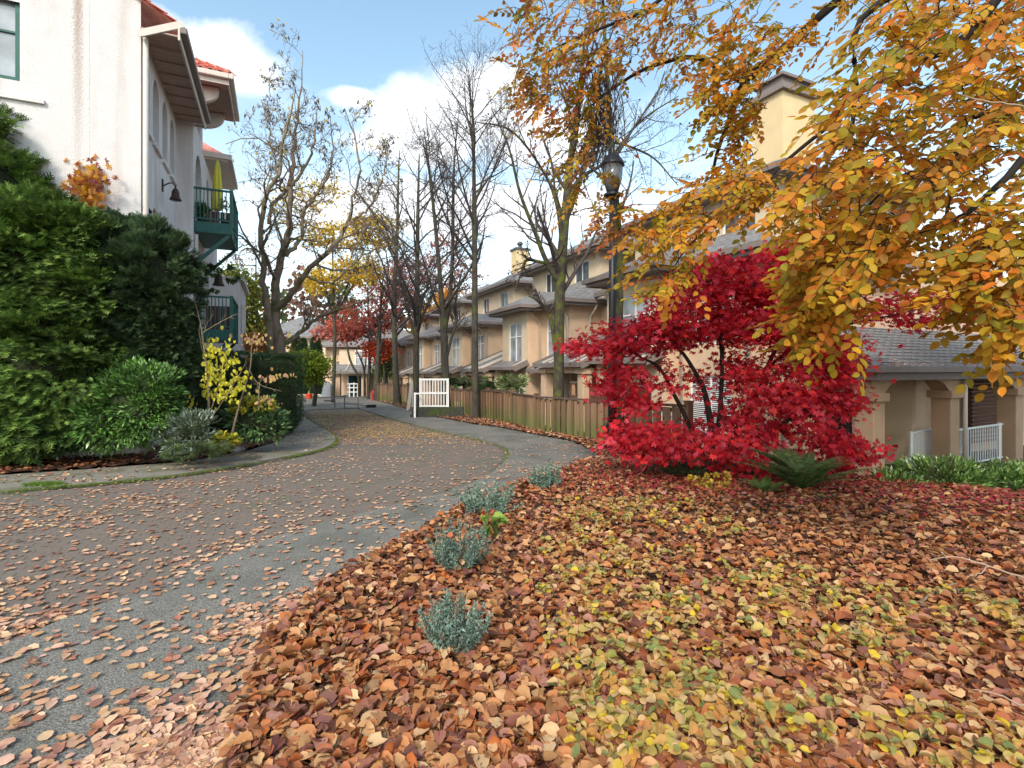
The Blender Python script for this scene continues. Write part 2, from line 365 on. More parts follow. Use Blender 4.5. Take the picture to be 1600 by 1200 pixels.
# ------------------------------------------------------------------ branches
def tubes(paths, radii, k=4):
    """paths (P,n,3) radii (P,n) -> verts, faces"""
    Pn, n, _ = paths.shape
    t = np.gradient(paths, axis=1); t /= np.maximum(np.linalg.norm(t, axis=2, keepdims=True), 1e-9)
    u = np.zeros_like(t); u[..., 2] = 1; vert = np.abs(t[:, :1, 2:3]) > .8; u = np.where(vert, np.array([0, 1., 0]), u)
    x = np.cross(t, u); x /= np.maximum(np.linalg.norm(x, axis=2, keepdims=True), 1e-9); y = np.cross(x, t)
    a = np.arange(k)*2*np.pi/k
    V = paths[:, :, None, :]+radii[:, :, None, None]*(x[:, :, None, :]*np.cos(a)[None, None, :, None]+y[:, :, None, :]*np.sin(a)[None, None, :, None])
    idx = np.arange(Pn*n*k).reshape(Pn, n, k); A = idx[:, :-1, :]; B = np.roll(A, -1, 2); C_ = idx[:, 1:, :]; D_ = np.roll(C_, -1, 2)
    return V.reshape(-1, 3), np.stack([A, B, D_, C_], -1).reshape(-1, 4)
def resample(pts, rad, n):
    pts = np.array(pts, float); rad = np.array(rad, float)
    # Catmull-Rom through control points
    q = np.vstack([2*pts[0]-pts[1], pts, 2*pts[-1]-pts[-2]]); m_ = len(pts)-1; out = []; ro = []
    for t in np.linspace(0, m_-1e-6, n):
        i = int(t); f = t-i; a, b, c, d = q[i], q[i+1], q[i+2], q[i+3]
        out.append(.5*((2*b)+(-a+c)*f+(2*a-5*b+4*c-d)*f*f+(-a+3*b-3*c+d)*f**3)); ro.append(rad[i]*(1-f)+rad[i+1]*f)
    return np.array(out), np.array(ro)
def grow(limbs, n1=14, len1=.35, n2=6, n3=5, up=.5, wave=.15, ang=.9, start=.3, seed=0, len3=.3, rmin=.004, minr=.3, n4=0, droop=0):
    """limbs: list of (pts(n,3), radii). returns (limb tubes), levels of (paths, radii)"""
    r = np.random.default_rng(seed); levels = []; cur = [(p, q) for p, q in limbs]
    params = [(n1, len1), (n2, .5), (n3, len3/.5)]
    if n4: params.append((n4, .6))
    base_len = [np.linalg.norm(p[-1]-p[0]) for p, _ in cur]
    for li, (nn, fr) in enumerate(params):
        new = []; st_ = start if li == 0 else .15
        for ci, (p, q) in enumerate(cur):
            ln = np.linalg.norm(np.diff(p, axis=0), axis=1).sum()
            for j in range(nn):
                f = st_+(1-st_)*(j+r.uniform(.1, .9))/nn; k = min(int(f*(len(p)-1)), len(p)-2); ff = f*(len(p)-1)-k
                o = p[k]*(1-ff)+p[k+1]*ff; ra = q[k]*(1-ff)+q[k+1]*ff
                d = p[k+1]-p[k]; d /= max(np.linalg.norm(d), 1e-9)
                s = r.normal(size=3); s -= s.dot(d)*d; s /= np.linalg.norm(s)
                v = d*math.cos(ang)+s*math.sin(ang); v[2] += up*.5; v /= np.linalg.norm(v)
                L_ = ln*fr*(1.15-.75*f)*r.uniform(.6, 1.15)
                if li == 0: L_ = max(L_, ln*fr*minr)
                m_ = 6 if li == 0 else 4; pts = [o]; dd = v
                for _ in range(m_-1):
                    dd = dd+r.normal(size=3)*wave+np.array((0, 0, (up-droop)*.12)); dd /= np.linalg.norm(dd); pts.append(pts[-1]+dd*L_/(m_-1))
                r0 = max(ra*(.55 if li else .5), rmin); new.append((np.array(pts), np.linspace(r0, max(r0*.3, rmin*.6), m_)))
        levels.append(new); cur = new
    return levels
def wood(name, limbs, material, parent, origin, k=9, n=22):
    VV = []; FF = []; b = 0
    for p, q in limbs:
        v, f = tubes(p[None], q[None], k); VV.append(v); FF.append(f+b); b += len(v)
    me = npmesh(name, np.concatenate(VV)-np.array(origin), np.concatenate(FF), material, smooth_=True)
    return link(name, me, parent)
def twigs(name, levels, material, parent, origin, kk=(5, 3, 3, 3)):
    VV = []; FF = []; b = 0
    for lv, k in zip(levels, kk):
        if not lv: continue
        v, f = tubes(np.array([p for p, _ in lv]), np.array([q for _, q in lv]), k); VV.append(v); FF.append(f+b); b += len(v)
    me = npmesh(name, np.concatenate(VV)-np.array(origin), np.concatenate(FF), material, smooth_=True)
    return link(name, me, parent)
def limb_px(pts, n=20, wob=0, seed=0):
    """pts: (px, py, Y, r)"""
    p = [tuple(P(a, b, c)) for a, b, c, _ in pts]; r_ = [q[3] for q in pts]
    pp, rr = resample(p, r_, n)
    if wob:
        g = np.random.default_rng(seed); o = g.normal(size=pp.shape)*wob; o[0] = 0; pp = pp+o
    return pp, rr

# ================================================================== SETTING
xs = np.concatenate([[-900, -300, -120, -60], np.arange(-40, 40, .8), [60, 120, 300, 900]]); ys = np.concatenate([[-300, -60, -20], np.arange(-6, 75, .8), [100, 150, 300, 700, 1800]])
XX, YY = np.meshgrid(xs, ys); ZZ = H(XX, YY)-.12
idx = np.arange(XX.size).reshape(XX.shape); fq = np.stack([idx[:-1, :-1], idx[:-1, 1:], idx[1:, 1:], idx[1:, :-1]], -1).reshape(-1, 4)
link('ground', npmesh('ground', np.stack([XX, YY, ZZ], -1).reshape(-1, 3), fq, M['soil'], smooth_=True), kind='structure')
brick_right = [(-700, 1400), (-100, 1045), (0, 1010), (120, 958), (300, 890), (450, 832), (600, 793), (700, 768), (760, 743), (788, 722), (796, 708), (785, 696), (750, 685), (700, 675), (640, 661), (590, 647), (560, 637)]
walk_edge = [(478, 640), (476, 650), (492, 662), (516, 675), (524, 687), (505, 700), (430, 716), (330, 733), (200, 749), (0, 766), (-700, 830)]
BR = [G(*p) for p in brick_right]; WE = [G(*p) for p in walk_edge]
BRICK = BR+WE
def sheet(name, poly, dz, material, thick=0, ext=None, kind='structure'):
    tri = tessellate_polygon([[Vector((x, y, 0)) for x, y in poly]]); V = [(x, y, -SLOPE*y+dz) for x, y in poly]; Fc = [tuple(t) for t in tri]
    Fc = [f if (Vector(V[f[1]])-Vector(V[f[0]])).cross(Vector(V[f[2]])-Vector(V[f[0]])).z > 0 else f[::-1] for f in Fc]
    if thick:
        n = len(V); V += [(x, y, z-thick) for x, y, z in V]
        for i in range(n): Fc.append((i, (i+1) % n, n+(i+1) % n, n+i))
    return link(name, mesh(name, V, Fc, material), kind=kind)
def densify(p, n=6):
    a = np.array([(x, y, 0) for x, y in p]); q, _ = resample(a, np.ones(len(a)), n*len(p)); return [(x, y) for x, y, _ in q]
BRd, WEd = densify(BR), densify(WE)
BRICK = BRd+WEd
road = sheet('brick_road', BRICK, -.0575, M['mortar'])
path_out = [(560, 616), (620, 630), (680, 650), (760, 664), (860, 676), (1010, 705), (1000, 800), (800, 1400)]
path_ = sheet('pavement', BRd+[G(*p) for p in path_out], 0, M['agg'], .14)
wout = [(-700, 800), (0, 742), (150, 732), (300, 720), (390, 703), (440, 688), (452, 672), (450, 640)]
walk_poly = WEd+[G(*p) for p in wout]
walk = sheet('left_pavement', walk_poly, 0, M['agg_left'], .14)
fore = sheet('forecourt', [G(*p) for p in [(450, 639.8), (478, 639.8), (559, 636.8), (559, 614), (400, 614), (400, 632)]], -.01, M['agg'], .12)
# pavers: each a real block, the nearest ones objects of their own
bl, bw, j_ = .20, .10, .0045
ux = Vector((CS, SN)); uy = Vector((-SN, CS))
a, b = np.meshgrid(np.arange(-75, 60), np.arange(-20, 230)); a = a.ravel(); b = b.ravel()
Lb = (a+(b % 2)*.5)*bl; Sb = b*bw
bx_, by_ = Lb*CS-Sb*SN, Lb*SN+Sb*CS
k = inpoly(bx_, by_, BRICK) & (by_ > 1.9) & (by_ < 24) & (np.abs(bx_) < by_*1.02+.6)
for sx, sy in ((.1, .05), (.1, -.05), (-.1, .05), (-.1, -.05)):
    k &= inpoly(bx_+sx*CS-sy*SN, by_+sx*SN+sy*CS, BRICK)
bx_, by_ = bx_[k], by_[k]; nb = len(bx_)
vis = (np.abs(bx_) < by_*1.0) & (by_ > 2.2); order = np.argsort(np.where(vis, by_, 99+by_)); near = order[:300]; rest = order[300:]
bcol = pick([(.19, .135, .112), (.18, .135, .108), (.165, .13, .108), (.195, .145, .118), (.15, .125, .108)], nb)
def brick_v(hl, hw): return np.array([(-hl, -hw, -.03), (hl, -hw, -.03), (hl, hw, -.03), (-hl, hw, -.03), (-hl+.001, -hw+.001, 0), (hl-.001, -hw+.001, 0), (hl-.001, hw-.001, 0), (-hl+.001, hw-.001, 0)])
bv = brick_v(bl/2-j_/2, bw/2-j_/2); rot = np.array([[CS, SN, 0], [-SN, CS, 0], [0, 0, 1]])
bv_r = bv@rot; bf = np.array([(4, 5, 6, 7), (0, 1, 5, 4), (1, 2, 6, 5), (2, 3, 7, 6), (3, 0, 4, 7)])
bz = -SLOPE*by_-.055+rng.uniform(-.001, .001, nb)
V = bv_r[None]+np.stack([bx_, by_, bz], -1)[rest][:, None]; V[..., 2] -= SLOPE*(V[..., 1]-by_[rest][:, None])
link('paving_bricks', npmesh('paving_bricks', V.reshape(-1, 3), (bf[None]+(np.arange(len(rest))*8)[:, None, None]).reshape(-1, 4), M['brick'], np.repeat(bcol[rest], 8, 0)), road, kind='stuff')
bmeshes = []
for c in [(.19, .135, .112), (.18, .135, .108), (.165, .13, .108), (.195, .145, .118)]:
    vv = bv_r.copy(); vv[:, 2] -= SLOPE*vv[:, 1]; bmeshes.append(npmesh('brick', vv, bf, M['brick'], np.tile(np.array(c), (8, 1))))
for i in near: link('brick', bmeshes[rng.integers(4)], road, (bx_[i], by_[i], bz[i]))
# far part of the road where single pavers no longer show
far = [p for p in BRd if p[1] > 23.5]+[p for p in WEd if p[1] > 23.5]
sheet('far_road', far, -.056, M['bricksheet'])
# joints sawn across the path
for (ax, ay), (bx0, by0) in (((560, 640), (612, 628)), ((655, 663), (700, 655)), ((770, 691), (850, 681)), ((796, 708), (915, 701))):
    g_ = MB(); a_ = G(ax, ay); e_ = G(bx0, by0); g_.bar((*a_, -SLOPE*a_[1]-.002), (*e_, -SLOPE*e_[1]-.002), .012, .008); link('expansion_joint', mesh('expansion_joint', g_.V, g_.F, M['soil']), path_)
# beds
def bed(name, poly, material, step=.12, dz=.03, amp=.03, seed=1):
    pa = np.array(poly); x0, y0 = pa.min(0); x1, y1 = pa.max(0); x1 = min(x1, 14)
    gx = np.arange(x0, x1, step); gy = np.arange(y0, y1, step); X, Y = np.meshgrid(gx, gy); g = np.random.default_rng(seed)
    Z = H(X, Y)+dz+g.uniform(-amp, amp, X.shape)
    ids = np.arange(X.size).reshape(X.shape); cx = (X[:-1, :-1]+step/2); cy = (Y[:-1, :-1]+step/2); ok = inpoly(cx, cy, poly)
    f = np.stack([ids[:-1, :-1], ids[:-1, 1:], ids[1:, 1:], ids[1:, :-1]], -1)[ok]
    u, inv = np.unique(f, return_inverse=True)
    V = np.stack([X, Y, Z], -1).reshape(-1, 3)[u]
    return link(name, npmesh(name, V, inv.reshape(-1, 4), material, smooth_=True), kind='structure')
bed_edge = [(300, 1400), (372, 1132), (420, 1000), (520, 908), (610, 860), (720, 795), (820, 752), (900, 726), (935, 716), (925, 704), (890, 689), (840, 680), (780, 668), (740, 663), (700, 655), (672, 650), (640, 641), (615, 633), (590, 626)]
RB = [G(*p) for p in bed_edge]+[LS(8.2, 44), LS(8.4, 20), LS(8.6, 8), LS(9.6, 5), LS(11.5, 1), LS(13, -5)]
bedR = bed('garden_bed', RB, M['mulch'])
LBd = [G(*p) for p in [(-700, 800), (0, 742), (150, 732), (300, 720), (390, 703), (440, 688), (452, 672), (448, 650)]]+[(-16, 25), (-22, 12), (-20, 8)]
bedL = bed('left_garden_bed', LBd, M['mulch'])

# ------------------------------------------------------------------ fallen leaves
PINK = [(.56, .32, .20), (.46, .24, .14), (.64, .40, .25), (.34, .13, .075), (.52, .28, .13), (.28, .13, .10), (.66, .45, .26), (.60, .36, .26)]
BEDC = [(.34, .13, .05), (.54, .26, .11), (.46, .22, .09), (.30, .08, .035), (.50, .20, .08), (.35, .10, .04), (.48, .17, .06), (.22, .06, .03), (.56, .27, .13), (.44, .11, .02), (.12, .04, .03), (.60, .34, .17), (.33, .12, .09), (.66, .42, .24), (.38, .12, .05), (.17, .055, .05), (.42, .19, .15)]
def ground_leaves(n, poly, ymax, dens=None, ymin=2.05, power=1.6, size=(.055, .085), cols=PINK, w=None, lift=(0, .02), tilt=.25, dz=0, excl=None):
    pa = np.array(poly); out = []
    tot = 0; res = []
    while tot < n:
        m_ = 60000
        Y = ymin+(ymax-ymin)*rng.uniform(0, 1, m_)**power; X = rng.uniform(-1.06, 1.06, m_)*Y
        keep = rng.uniform(0, 1, m_) < 1
        keep &= inpoly(X, Y, poly)
        if dens is not None: keep &= rng.uniform(0, 1, m_) < dens(X, Y)
        res.append(np.stack([X[keep], Y[keep]], -1)); tot += keep.sum()
        if len(res) > 60: break
    xy = np.concatenate(res)[:n]; n = len(xy); X, Y = xy[:, 0], xy[:, 1]
    Z = H(X, Y)+dz+rng.uniform(*lift, n)
    nrm = np.stack([rng.normal(0, tilt, n), rng.normal(0, tilt, n), np.ones(n)], -1)
    a = rng.uniform(0, 2*np.pi, n); d = np.stack([np.cos(a), np.sin(a), np.zeros(n)], -1)
    sz = rng.uniform(*size, n); return np.stack([X, Y, Z], -1), d, nrm, sz, pick(cols, n, w)
def put_leaves(name, data, nsingle, parent, material, tm=OV, single_name='leaf', lite=9.0):
    pos, d, nrm, sz, col = data
    vis = (np.abs(pos[:, 0]) < pos[:, 1]*.99) & (pos[:, 1]*F**0 > 2.4); o = np.argsort(np.where(vis, pos[:, 1]/sz, 1e3+pos[:, 1])); s, r_ = o[:nsingle], o[nsingle:]
    near_ = r_[pos[r_, 1] < lite]; far_ = r_[pos[r_, 1] >= lite]; parts = []
    if len(near_): parts.append(leaves(name, tm, pos[near_], d[near_], nrm[near_], sz[near_], col[near_], material, parent, kind='stuff'))
    if len(far_): parts.append(leaves('distant_'+name, OVL, pos[far_], d[far_], nrm[far_], sz[far_]*1.05, col[far_], material, parent, kind='stuff'))
    if nsingle:
        ms = []; q = np.unique(rng.integers(0, len(o), 18)); 
        for i, c in enumerate(col[q]):
            tv, tf = tm[i % len(tm)]; ms.append(npmesh(single_name, tv, tf, material, np.tile(c, (len(tv), 1))))
        x, y, z = frames(d[s], nrm[s])
        for i, kx in enumerate(s):
            mt = Matrix((x[i], y[i], z[i])).transposed(); ob = link(single_name, ms[rng.integers(len(ms))], parent, pos[kx], mt.to_euler()); ob.scale = (sz[kx],)*3
edge_np = np.array([G(*p) for p in bed_edge[:11]])
def dist_edge(X, Y):
    d = np.full(X.shape, 99.)
    for (x0, y0), (x1, y1) in zip(edge_np[:-1], edge_np[1:]):
        vx, vy = x1-x0, y1-y0; t = np.clip(((X-x0)*vx+(Y-y0)*vy)/(vx*vx+vy*vy), 0, 1); d = np.minimum(d, np.hypot(X-x0-vx*t, Y-y0-vy*t))
    return d
pav = BRd+[G(*p) for p in path_out]
# clustered drift of leaves on the aggregate and the pavers
phase = rng.uniform(0, 6.28, 12); kv = rng.normal(0, 2.4, (12, 2))
def patch(X, Y): return .5+.5*np.clip(sum(np.sin(kx*X+ky*Y+p) for (kx, ky), p in zip(kv, phase))/3.2, -1, 1)
def dens_path(X, Y): return np.clip(.14+.9*np.exp(-dist_edge(X, Y)/.5), 0, 1)*(.12+.88*patch(X*1.6, Y*1.6)**1.5)
put_leaves('leaves_on_pavement', ground_leaves(4900, [p for p in pav], 14, dens_path, power=1.5, size=(.032, .074), cols=PINK, lift=(.006, .018), tilt=.13), 260, path_, M['dry'], OVF)
def dens_brick(X, Y): return np.clip(.25+.7*np.exp(-np.maximum(Y-2, 0)/6), 0, 1)*(.2+.8*patch(X*1.4+3, Y*1.4)**1.4)
put_leaves('leaves_on_road', ground_leaves(3000, BRICK, 16, dens_brick, power=1.3, size=(.034, .072), cols=PINK, lift=(.004, .012), tilt=.11, dz=-.05), 150, road, M['dry'], OVF)
far_l = ground_leaves(1500, BRICK, 38, None, ymin=13, power=1.3, size=(.05, .08), cols=PINK+[(.5, .4, .12)], lift=(.004, .01), tilt=.1, dz=-.05)
put_leaves('leaves_on_road_far', far_l, 0, road, M['dry'])
fy = ground_leaves(3500, [G(*p) for p in [(478, 642), (560, 640), (640, 664), (700, 680), (540, 684), (510, 668)]], 38, None, ymin=14, power=1, size=(.05, .08), cols=[(.45, .28, .10), (.36, .17, .07), (.5, .36, .10)], lift=(.004, .01), tilt=.1, dz=-.05)
put_leaves('leaf_drift_on_road', fy, 0, road, M['dry'])
data = ground_leaves(36000, RB, 9.6, None, ymin=1.9, power=1.3, size=(.036, .092), cols=BEDC, lift=(-.02, .07), tilt=.55, dz=.03)
data = data[:4]+(data[4]*np.array([.86, .90, .84]),)
put_leaves('leaf_litter', data, 300, bedR, M['dry'])
redl = [p for p in RB]
def dens_red(X, Y): L, S = X*CS+Y*SN, -X*SN+Y*CS; return np.exp(-(((X-3.2)/2.6)**2+((Y-8.0)/1.1)**2))+.8*np.exp(-(((X-6.6)/2.2)**2+((Y-6.8)/.9)**2))
put_leaves('red_maple_litter', ground_leaves(3000, RB, 10, dens_red, ymin=5, power=1, size=(.03, .045), cols=[(.45, .03, .05), (.35, .02, .03), (.5, .10, .10)], lift=(.05, .09), tilt=.3, dz=.03), 0, bedR, M['dry'], PALM)
put_leaves('leaf_litter_by_fence', ground_leaves(9000, RB, 42, None, ymin=9.6, power=1.3, size=(.06, .10), cols=BEDC+PINK[:3], lift=(0, .06), tilt=.4, dz=.02), 0, bedR, M['dry'])
put_leaves('leaf_litter_left', ground_leaves(7000, LBd, 18, lambda X, Y: .35+.65*patch(X, Y), ymin=7.6, power=1, size=(.05, .085), cols=BEDC[:6]+[(.14, .05, .03)]*4, lift=(0, .05), tilt=.4, dz=.03), 0, bedL, M['dry'])
put_leaves('leaves_on_left_walk', ground_leaves(330, walk_poly, 18, None, ymin=7.8, power=1, size=(.05, .08), cols=PINK, lift=(.004, .015), tilt=.2), 0, walk, M['dry'])
# moss and short grass in the joint of the kerbs
def moss_line(name, pts, n, wdt, parent, dz, h=.03):
    p = np.array(densify(pts, 10)); seg = np.linalg.norm(np.diff(p, axis=0), axis=1); cum = np.concatenate([[0], np.cumsum(seg)]); t = rng.uniform(0, cum[-1], n)
    t = t[(np.sin(t*1.3)+np.sin(t*3.1+1)+np.sin(t*7)*.6+rng.normal(0, .7, len(t))) > -.5]
    X = np.interp(t, cum, p[:, 0])+rng.normal(0, wdt, len(t)); Y = np.interp(t, cum, p[:, 1])+rng.normal(0, wdt, len(t)); n = len(t)
    pos = np.stack([X, Y, H(X, Y)+dz], -1); d = rng.normal(0, .6, (n, 3)); d[:, 2] = 1
    leaves(name, FAN, pos, d, rsph(n), rng.uniform(h*.5, h*1.3, n), pick([(.16, .22, .03), (.10, .16, .03), (.22, .26, .06)], n), M['needle'], parent, kind='stuff')
moss_line('moss', [G(*p) for p in walk_edge[1:10]], 16000, .03, walk, -.03, .04)
moss_line('moss', [G(*p) for p in brick_right[9:16]], 6000, .022, path_, -.045)
k_ = G(70, 757); pos = np.array([(k_[0]+random.gauss(0, .13), k_[1]+random.gauss(0, .06), 0) for _ in range(500)]); pos[:, 2] = H(pos[:, 0], pos[:, 1])
leaves('grass_tuft', FAN, pos, rsph(500)*.5+np.array([0, 0, 1]), rsph(500), .06, pick([(.16, .24, .03), (.1, .18, .03)], 500), M['needle'], walk, kind='stuff')
# distant things further down the lane
# ================================================================== BUILDINGS
def hipfaces(x0, x1, y0, y1, z, m, zr=None):
    """hip roof over a rectangle; returns verts and faces with uv in metres"""
    if (y1-y0) >= (x1-x0):
        h = (x1-x0)/2; r0, r1 = ((x0+x1)/2, y0+h), ((x0+x1)/2, y1-h)
        fs = [((x0, y1), (x0, y0), r0, r1), ((x1, y0), (x1, y1), r1, r0), ((x0, y0), (x1, y0), r0), ((x1, y1), (x0, y1), r1)]
    else:
        h = (y1-y0)/2; r0, r1 = (x0+h, (y0+y1)/2), (x1-h, (y0+y1)/2)
        fs = [((x0, y0), (x1, y0), r1, r0), ((x1, y1), (x0, y1), r0, r1), ((x0, y1), (x0, y0), r0), ((x1, y0), (x1, y1), r1)]
    zz = z+h*m; V = []; Fc = []; UV = []; sl = math.hypot(1, m)
    for f in fs:
        a = Vector(f[0]); b = Vector(f[1]); e = (b-a).normalized(); n = len(V); uv = []
        for i, p in enumerate(f):
            q = Vector(p); t = (q-a).dot(e); dd = abs((q-a).x*e.y-(q-a).y*e.x); V.append((p[0], p[1], z if i < 2 else zz)); uv.append((t, dd*sl))
        Fc.append(tuple(range(n, n+len(f)))); UV.append(uv)
    return V, Fc, UV
def plane_roof(quad, th=.06):
    """sloped roof slab from 4 points (eave a, eave b, top b, top a)"""
    a, b, c, d = map(Vector, quad); e = (b-a).normalized(); n = e.cross(d-a).normalized(); V = [a, b, c, d]+[p-n*th for p in (a, b, c, d)]
    Fc = [(0, 1, 2, 3), (7, 6, 5, 4), (0, 4, 5, 1), (1, 5, 6, 2), (2, 6, 7, 3), (3, 7, 4, 0)]
    UV = []
    for f in Fc: UV.append([((V[i]-a).dot(e), (V[i]-a).dot(n.cross(e))) for i in f])
    return V, Fc, UV
def loc_(root_abs, V): return [(v[0]-root_abs[0], v[1]-root_abs[1], v[2]-root_abs[2]) for v in V]
class Bld:
    """a building whose parts are written in street coordinates (L across, s along, z)"""
    def __init__(b, name, label, cat, L, s, z, group=None):
        b.o = (L, s, z); b.root = thing(name, label, cat, LS(L, s, z), TH, group)
    def m(b, name, V, Fc, mt, uv=None, parent=None, kind=None, sm=False):
        return link(name, mesh(name, loc_(b.o, V), Fc, mt, uv, sm), parent or b.root, kind=kind)
    def mb(b, name, mbd, mt, parent=None, sm=False, bevel=0, kind=None):
        o = b.m(name, mbd.V, mbd.F, mt, None, parent, kind, sm)
        if bevel:
            q = o.modifiers.new('bevel', 'BEVEL'); q.width = bevel; q.segments = 2; q.limit_method = 'ANGLE'
        return o
    def hip(b, x0, x1, y0, y1, z, m=.55, name='roof', gut=.13, trim='trim'):
        V, Fc, UV = hipfaces(x0, x1, y0, y1, z, m); n = len(V); o = b.m(name, V, Fc, M['shingle'], UV)
        g = MB(); t = .10
        # gutter and fascia ring, butted at the corners, with the soffit inside it
        g.box((x0-t, y0-t, z-gut), (x1+t, y0, z+.015)); g.box((x0-t, y1, z-gut), (x1+t, y1+t, z+.015)); g.box((x0-t, y0, z-gut), (x0, y1, z+.015)); g.box((x1, y0, z-gut), (x1+t, y1, z+.015))
        g.box((x0+.012, y0+.012, z-.24), (x1-.012, y0+.05, z-.02)); g.box((x0+.012, y1-.05, z-.24), (x1-.012, y1-.012, z-.02)); g.box((x0+.012, y0+.05, z-.24), (x0+.05, y1-.05, z-.02)); g.box((x1-.05, y0+.05, z-.24), (x1-.012, y1-.05, z-.02))
        b.mb('gutter', g, M[trim], o); s_ = MB(); s_.box((x0+.05, y0+.05, z-.2), (x1-.05, y1-.05, z-.17)); b.mb('soffit', s_, M['trim'], o)
        return o
    def wall(b, name, axis, c, lo, hi, z0, z1, holes, mt, depth=.12, top=None, parent=None):
        """axis 'x': plane L=c facing the street (-L), u runs along s; axis 'y': plane s=c facing the camera, u runs along L
           holes: (u0,u1,w0,w1,arched)"""
        outer = [(lo, z0), (hi, z0)]+(top or [(hi, z1), (lo, z1)]); loops = [outer]
        for h in holes:
            u0, u1, w0, w1 = h[:4]
            if len(h) > 4 and h[4]:
                r_ = (u1-u0)/2; k = 12; arc = [(u0+r_-r_*math.cos(math.pi*(1-i/k)), w1-r_+r_*h[4]*math.sin(math.pi*i/k)) for i in range(k+1)]
                loops.append([(u0, w0), (u1, w0)]+arc)
            else: loops.append([(u0, w0), (u1, w0), (u1, w1), (u0, w1)])
        tri = tessellate_polygon([[Vector((u, v, 0)) for u, v in l] for l in loops]); pts = [p for l in loops for p in l]
        def q(u, v, d): return (c+d, u, v) if axis == 'x' else (u, c+d, v)
        V = [q(u, v, 0) for u, v in pts]; Fc = [tuple(t) for t in tri]; n = len(V); base = len(outer)
        for l in loops[1:]:
            m_ = len(l); k0 = len(V); V += [q(u, v, depth) for u, v in l]
            for i in range(m_): Fc.append((base+i, base+(i+1) % m_, k0+(i+1) % m_, k0+i))
            base += m_
        return b.m(name, V, Fc, mt, parent=parent)
    def window(b, axis, c, u0, u1, w0, w1, nx=2, ny=2, fr='wpaint', gl='glass', depth=.08, t=.05, arch=0, blinds=False, name='window', rows=None):
        def q(u, v, d): return (c+d, u, v) if axis == 'x' else (u, c+d, v)
        g = MB(); T = t
        def bb(ua, ub, va, vb, d0=depth-.03, d1=depth+.03):
            a = q(ua, va, d0); e = q(ub, vb, d1); g.box(tuple(map(min, a, e)), tuple(map(max, a, e)))
        bb(u0, u1, w0, w0+T); bb(u0, u1, w1-T, w1); bb(u0, u0+T, w0+T, w1-T); bb(u1-T, u1, w0+T, w1-T)
        for i in range(1, nx): u = u0+(u1-u0)*i/nx; bb(u-.02, u+.02, w0+T, w1-T, depth-.022, depth+.022)
        for v in (rows if rows is not None else [w0+(w1-w0)*j/ny for j in range(1, ny)]): bb(u0+T, u1-T, v-.02, v+.02, depth-.024, depth+.024)
        o = b.mb(name, g, M[fr])
        p = MB(); a = q(u0+.01, w0+.01, depth+.004); e = q(u1-.01, w1-.01, depth+.012); p.box(tuple(map(min, a, e)), tuple(map(max, a, e))); b.mb('pane', p, M[gl], o)
        if blinds:
            s_ = MB(); v = w0+.08
            while v < w1-.06:
                a = q(u0+T, v, depth-.018); e = q(u1-T, v+.022, depth-.006); s_.box(tuple(map(min, a, e)), tuple(map(max, a, e))); v += .055
            b.mb('blind', s_, M['wpaint'], o)
        return o
    def back(b, axis, c, lo, hi, z0, z1, mt='dark', d=.35, name='room_wall'):
        g = MB()
        if axis == 'x': g.box((c+d, lo, z0), (c+d+.02, hi, z1))
        else: g.box((lo, c+d, z0), (hi, c+d+.02, z1))
        return b.mb(name, g, M[mt])

LT, SB = 12.5, 10.6
def shed(b, y0, y1, xe, ze, xt, slope, bars=(), name='porch_roof'):
    zt = ze+(xt-xe)*slope; V, Fc, UV = plane_roof([(xe, y1, ze), (xe, y0, ze), (xt, y0, zt), (xt, y1, zt)], .07); o = b.m(name, V, Fc, M['shingle'], UV)
    g = MB(); g.box((xe-.11, y0-.02, ze-.12), (xe-.003, y1+.02, ze+.02)); b.mb('gutter', g, M['trim'], o)
    for yy in (y0-.045, y1+.045): g = MB(); g.bar((xe-.05, yy, ze-.07), (xt, yy, zt-.07), .04, .24, up=(0, 0, 1)); b.mb('bargeboard', g, M['trim'], o)
    if bars:
        for u in bars:
            g = MB(); g.bar((xe+.02, u, ze+.05), (xt-.05, u, zt+.02), .07, .06); b.mb('snow_bar', g, M['trim_cream'], o)
    return o
def column(b, x, y, z0, z1, w=.44, name='column', mt='tan'):
    g = MB(); g.box((x-w/2, y-w/2, z0), (x+w/2, y+w/2, z1-.2)); o = b.mb(name, g, M[mt], bevel=.02)
    c = MB(); c.box((x-w/2-.07, y-w/2-.07, z1-.2), (x+w/2+.07, y+w/2+.07, z1)); b.mb('capital', c, M[mt], o, bevel=.02); return o
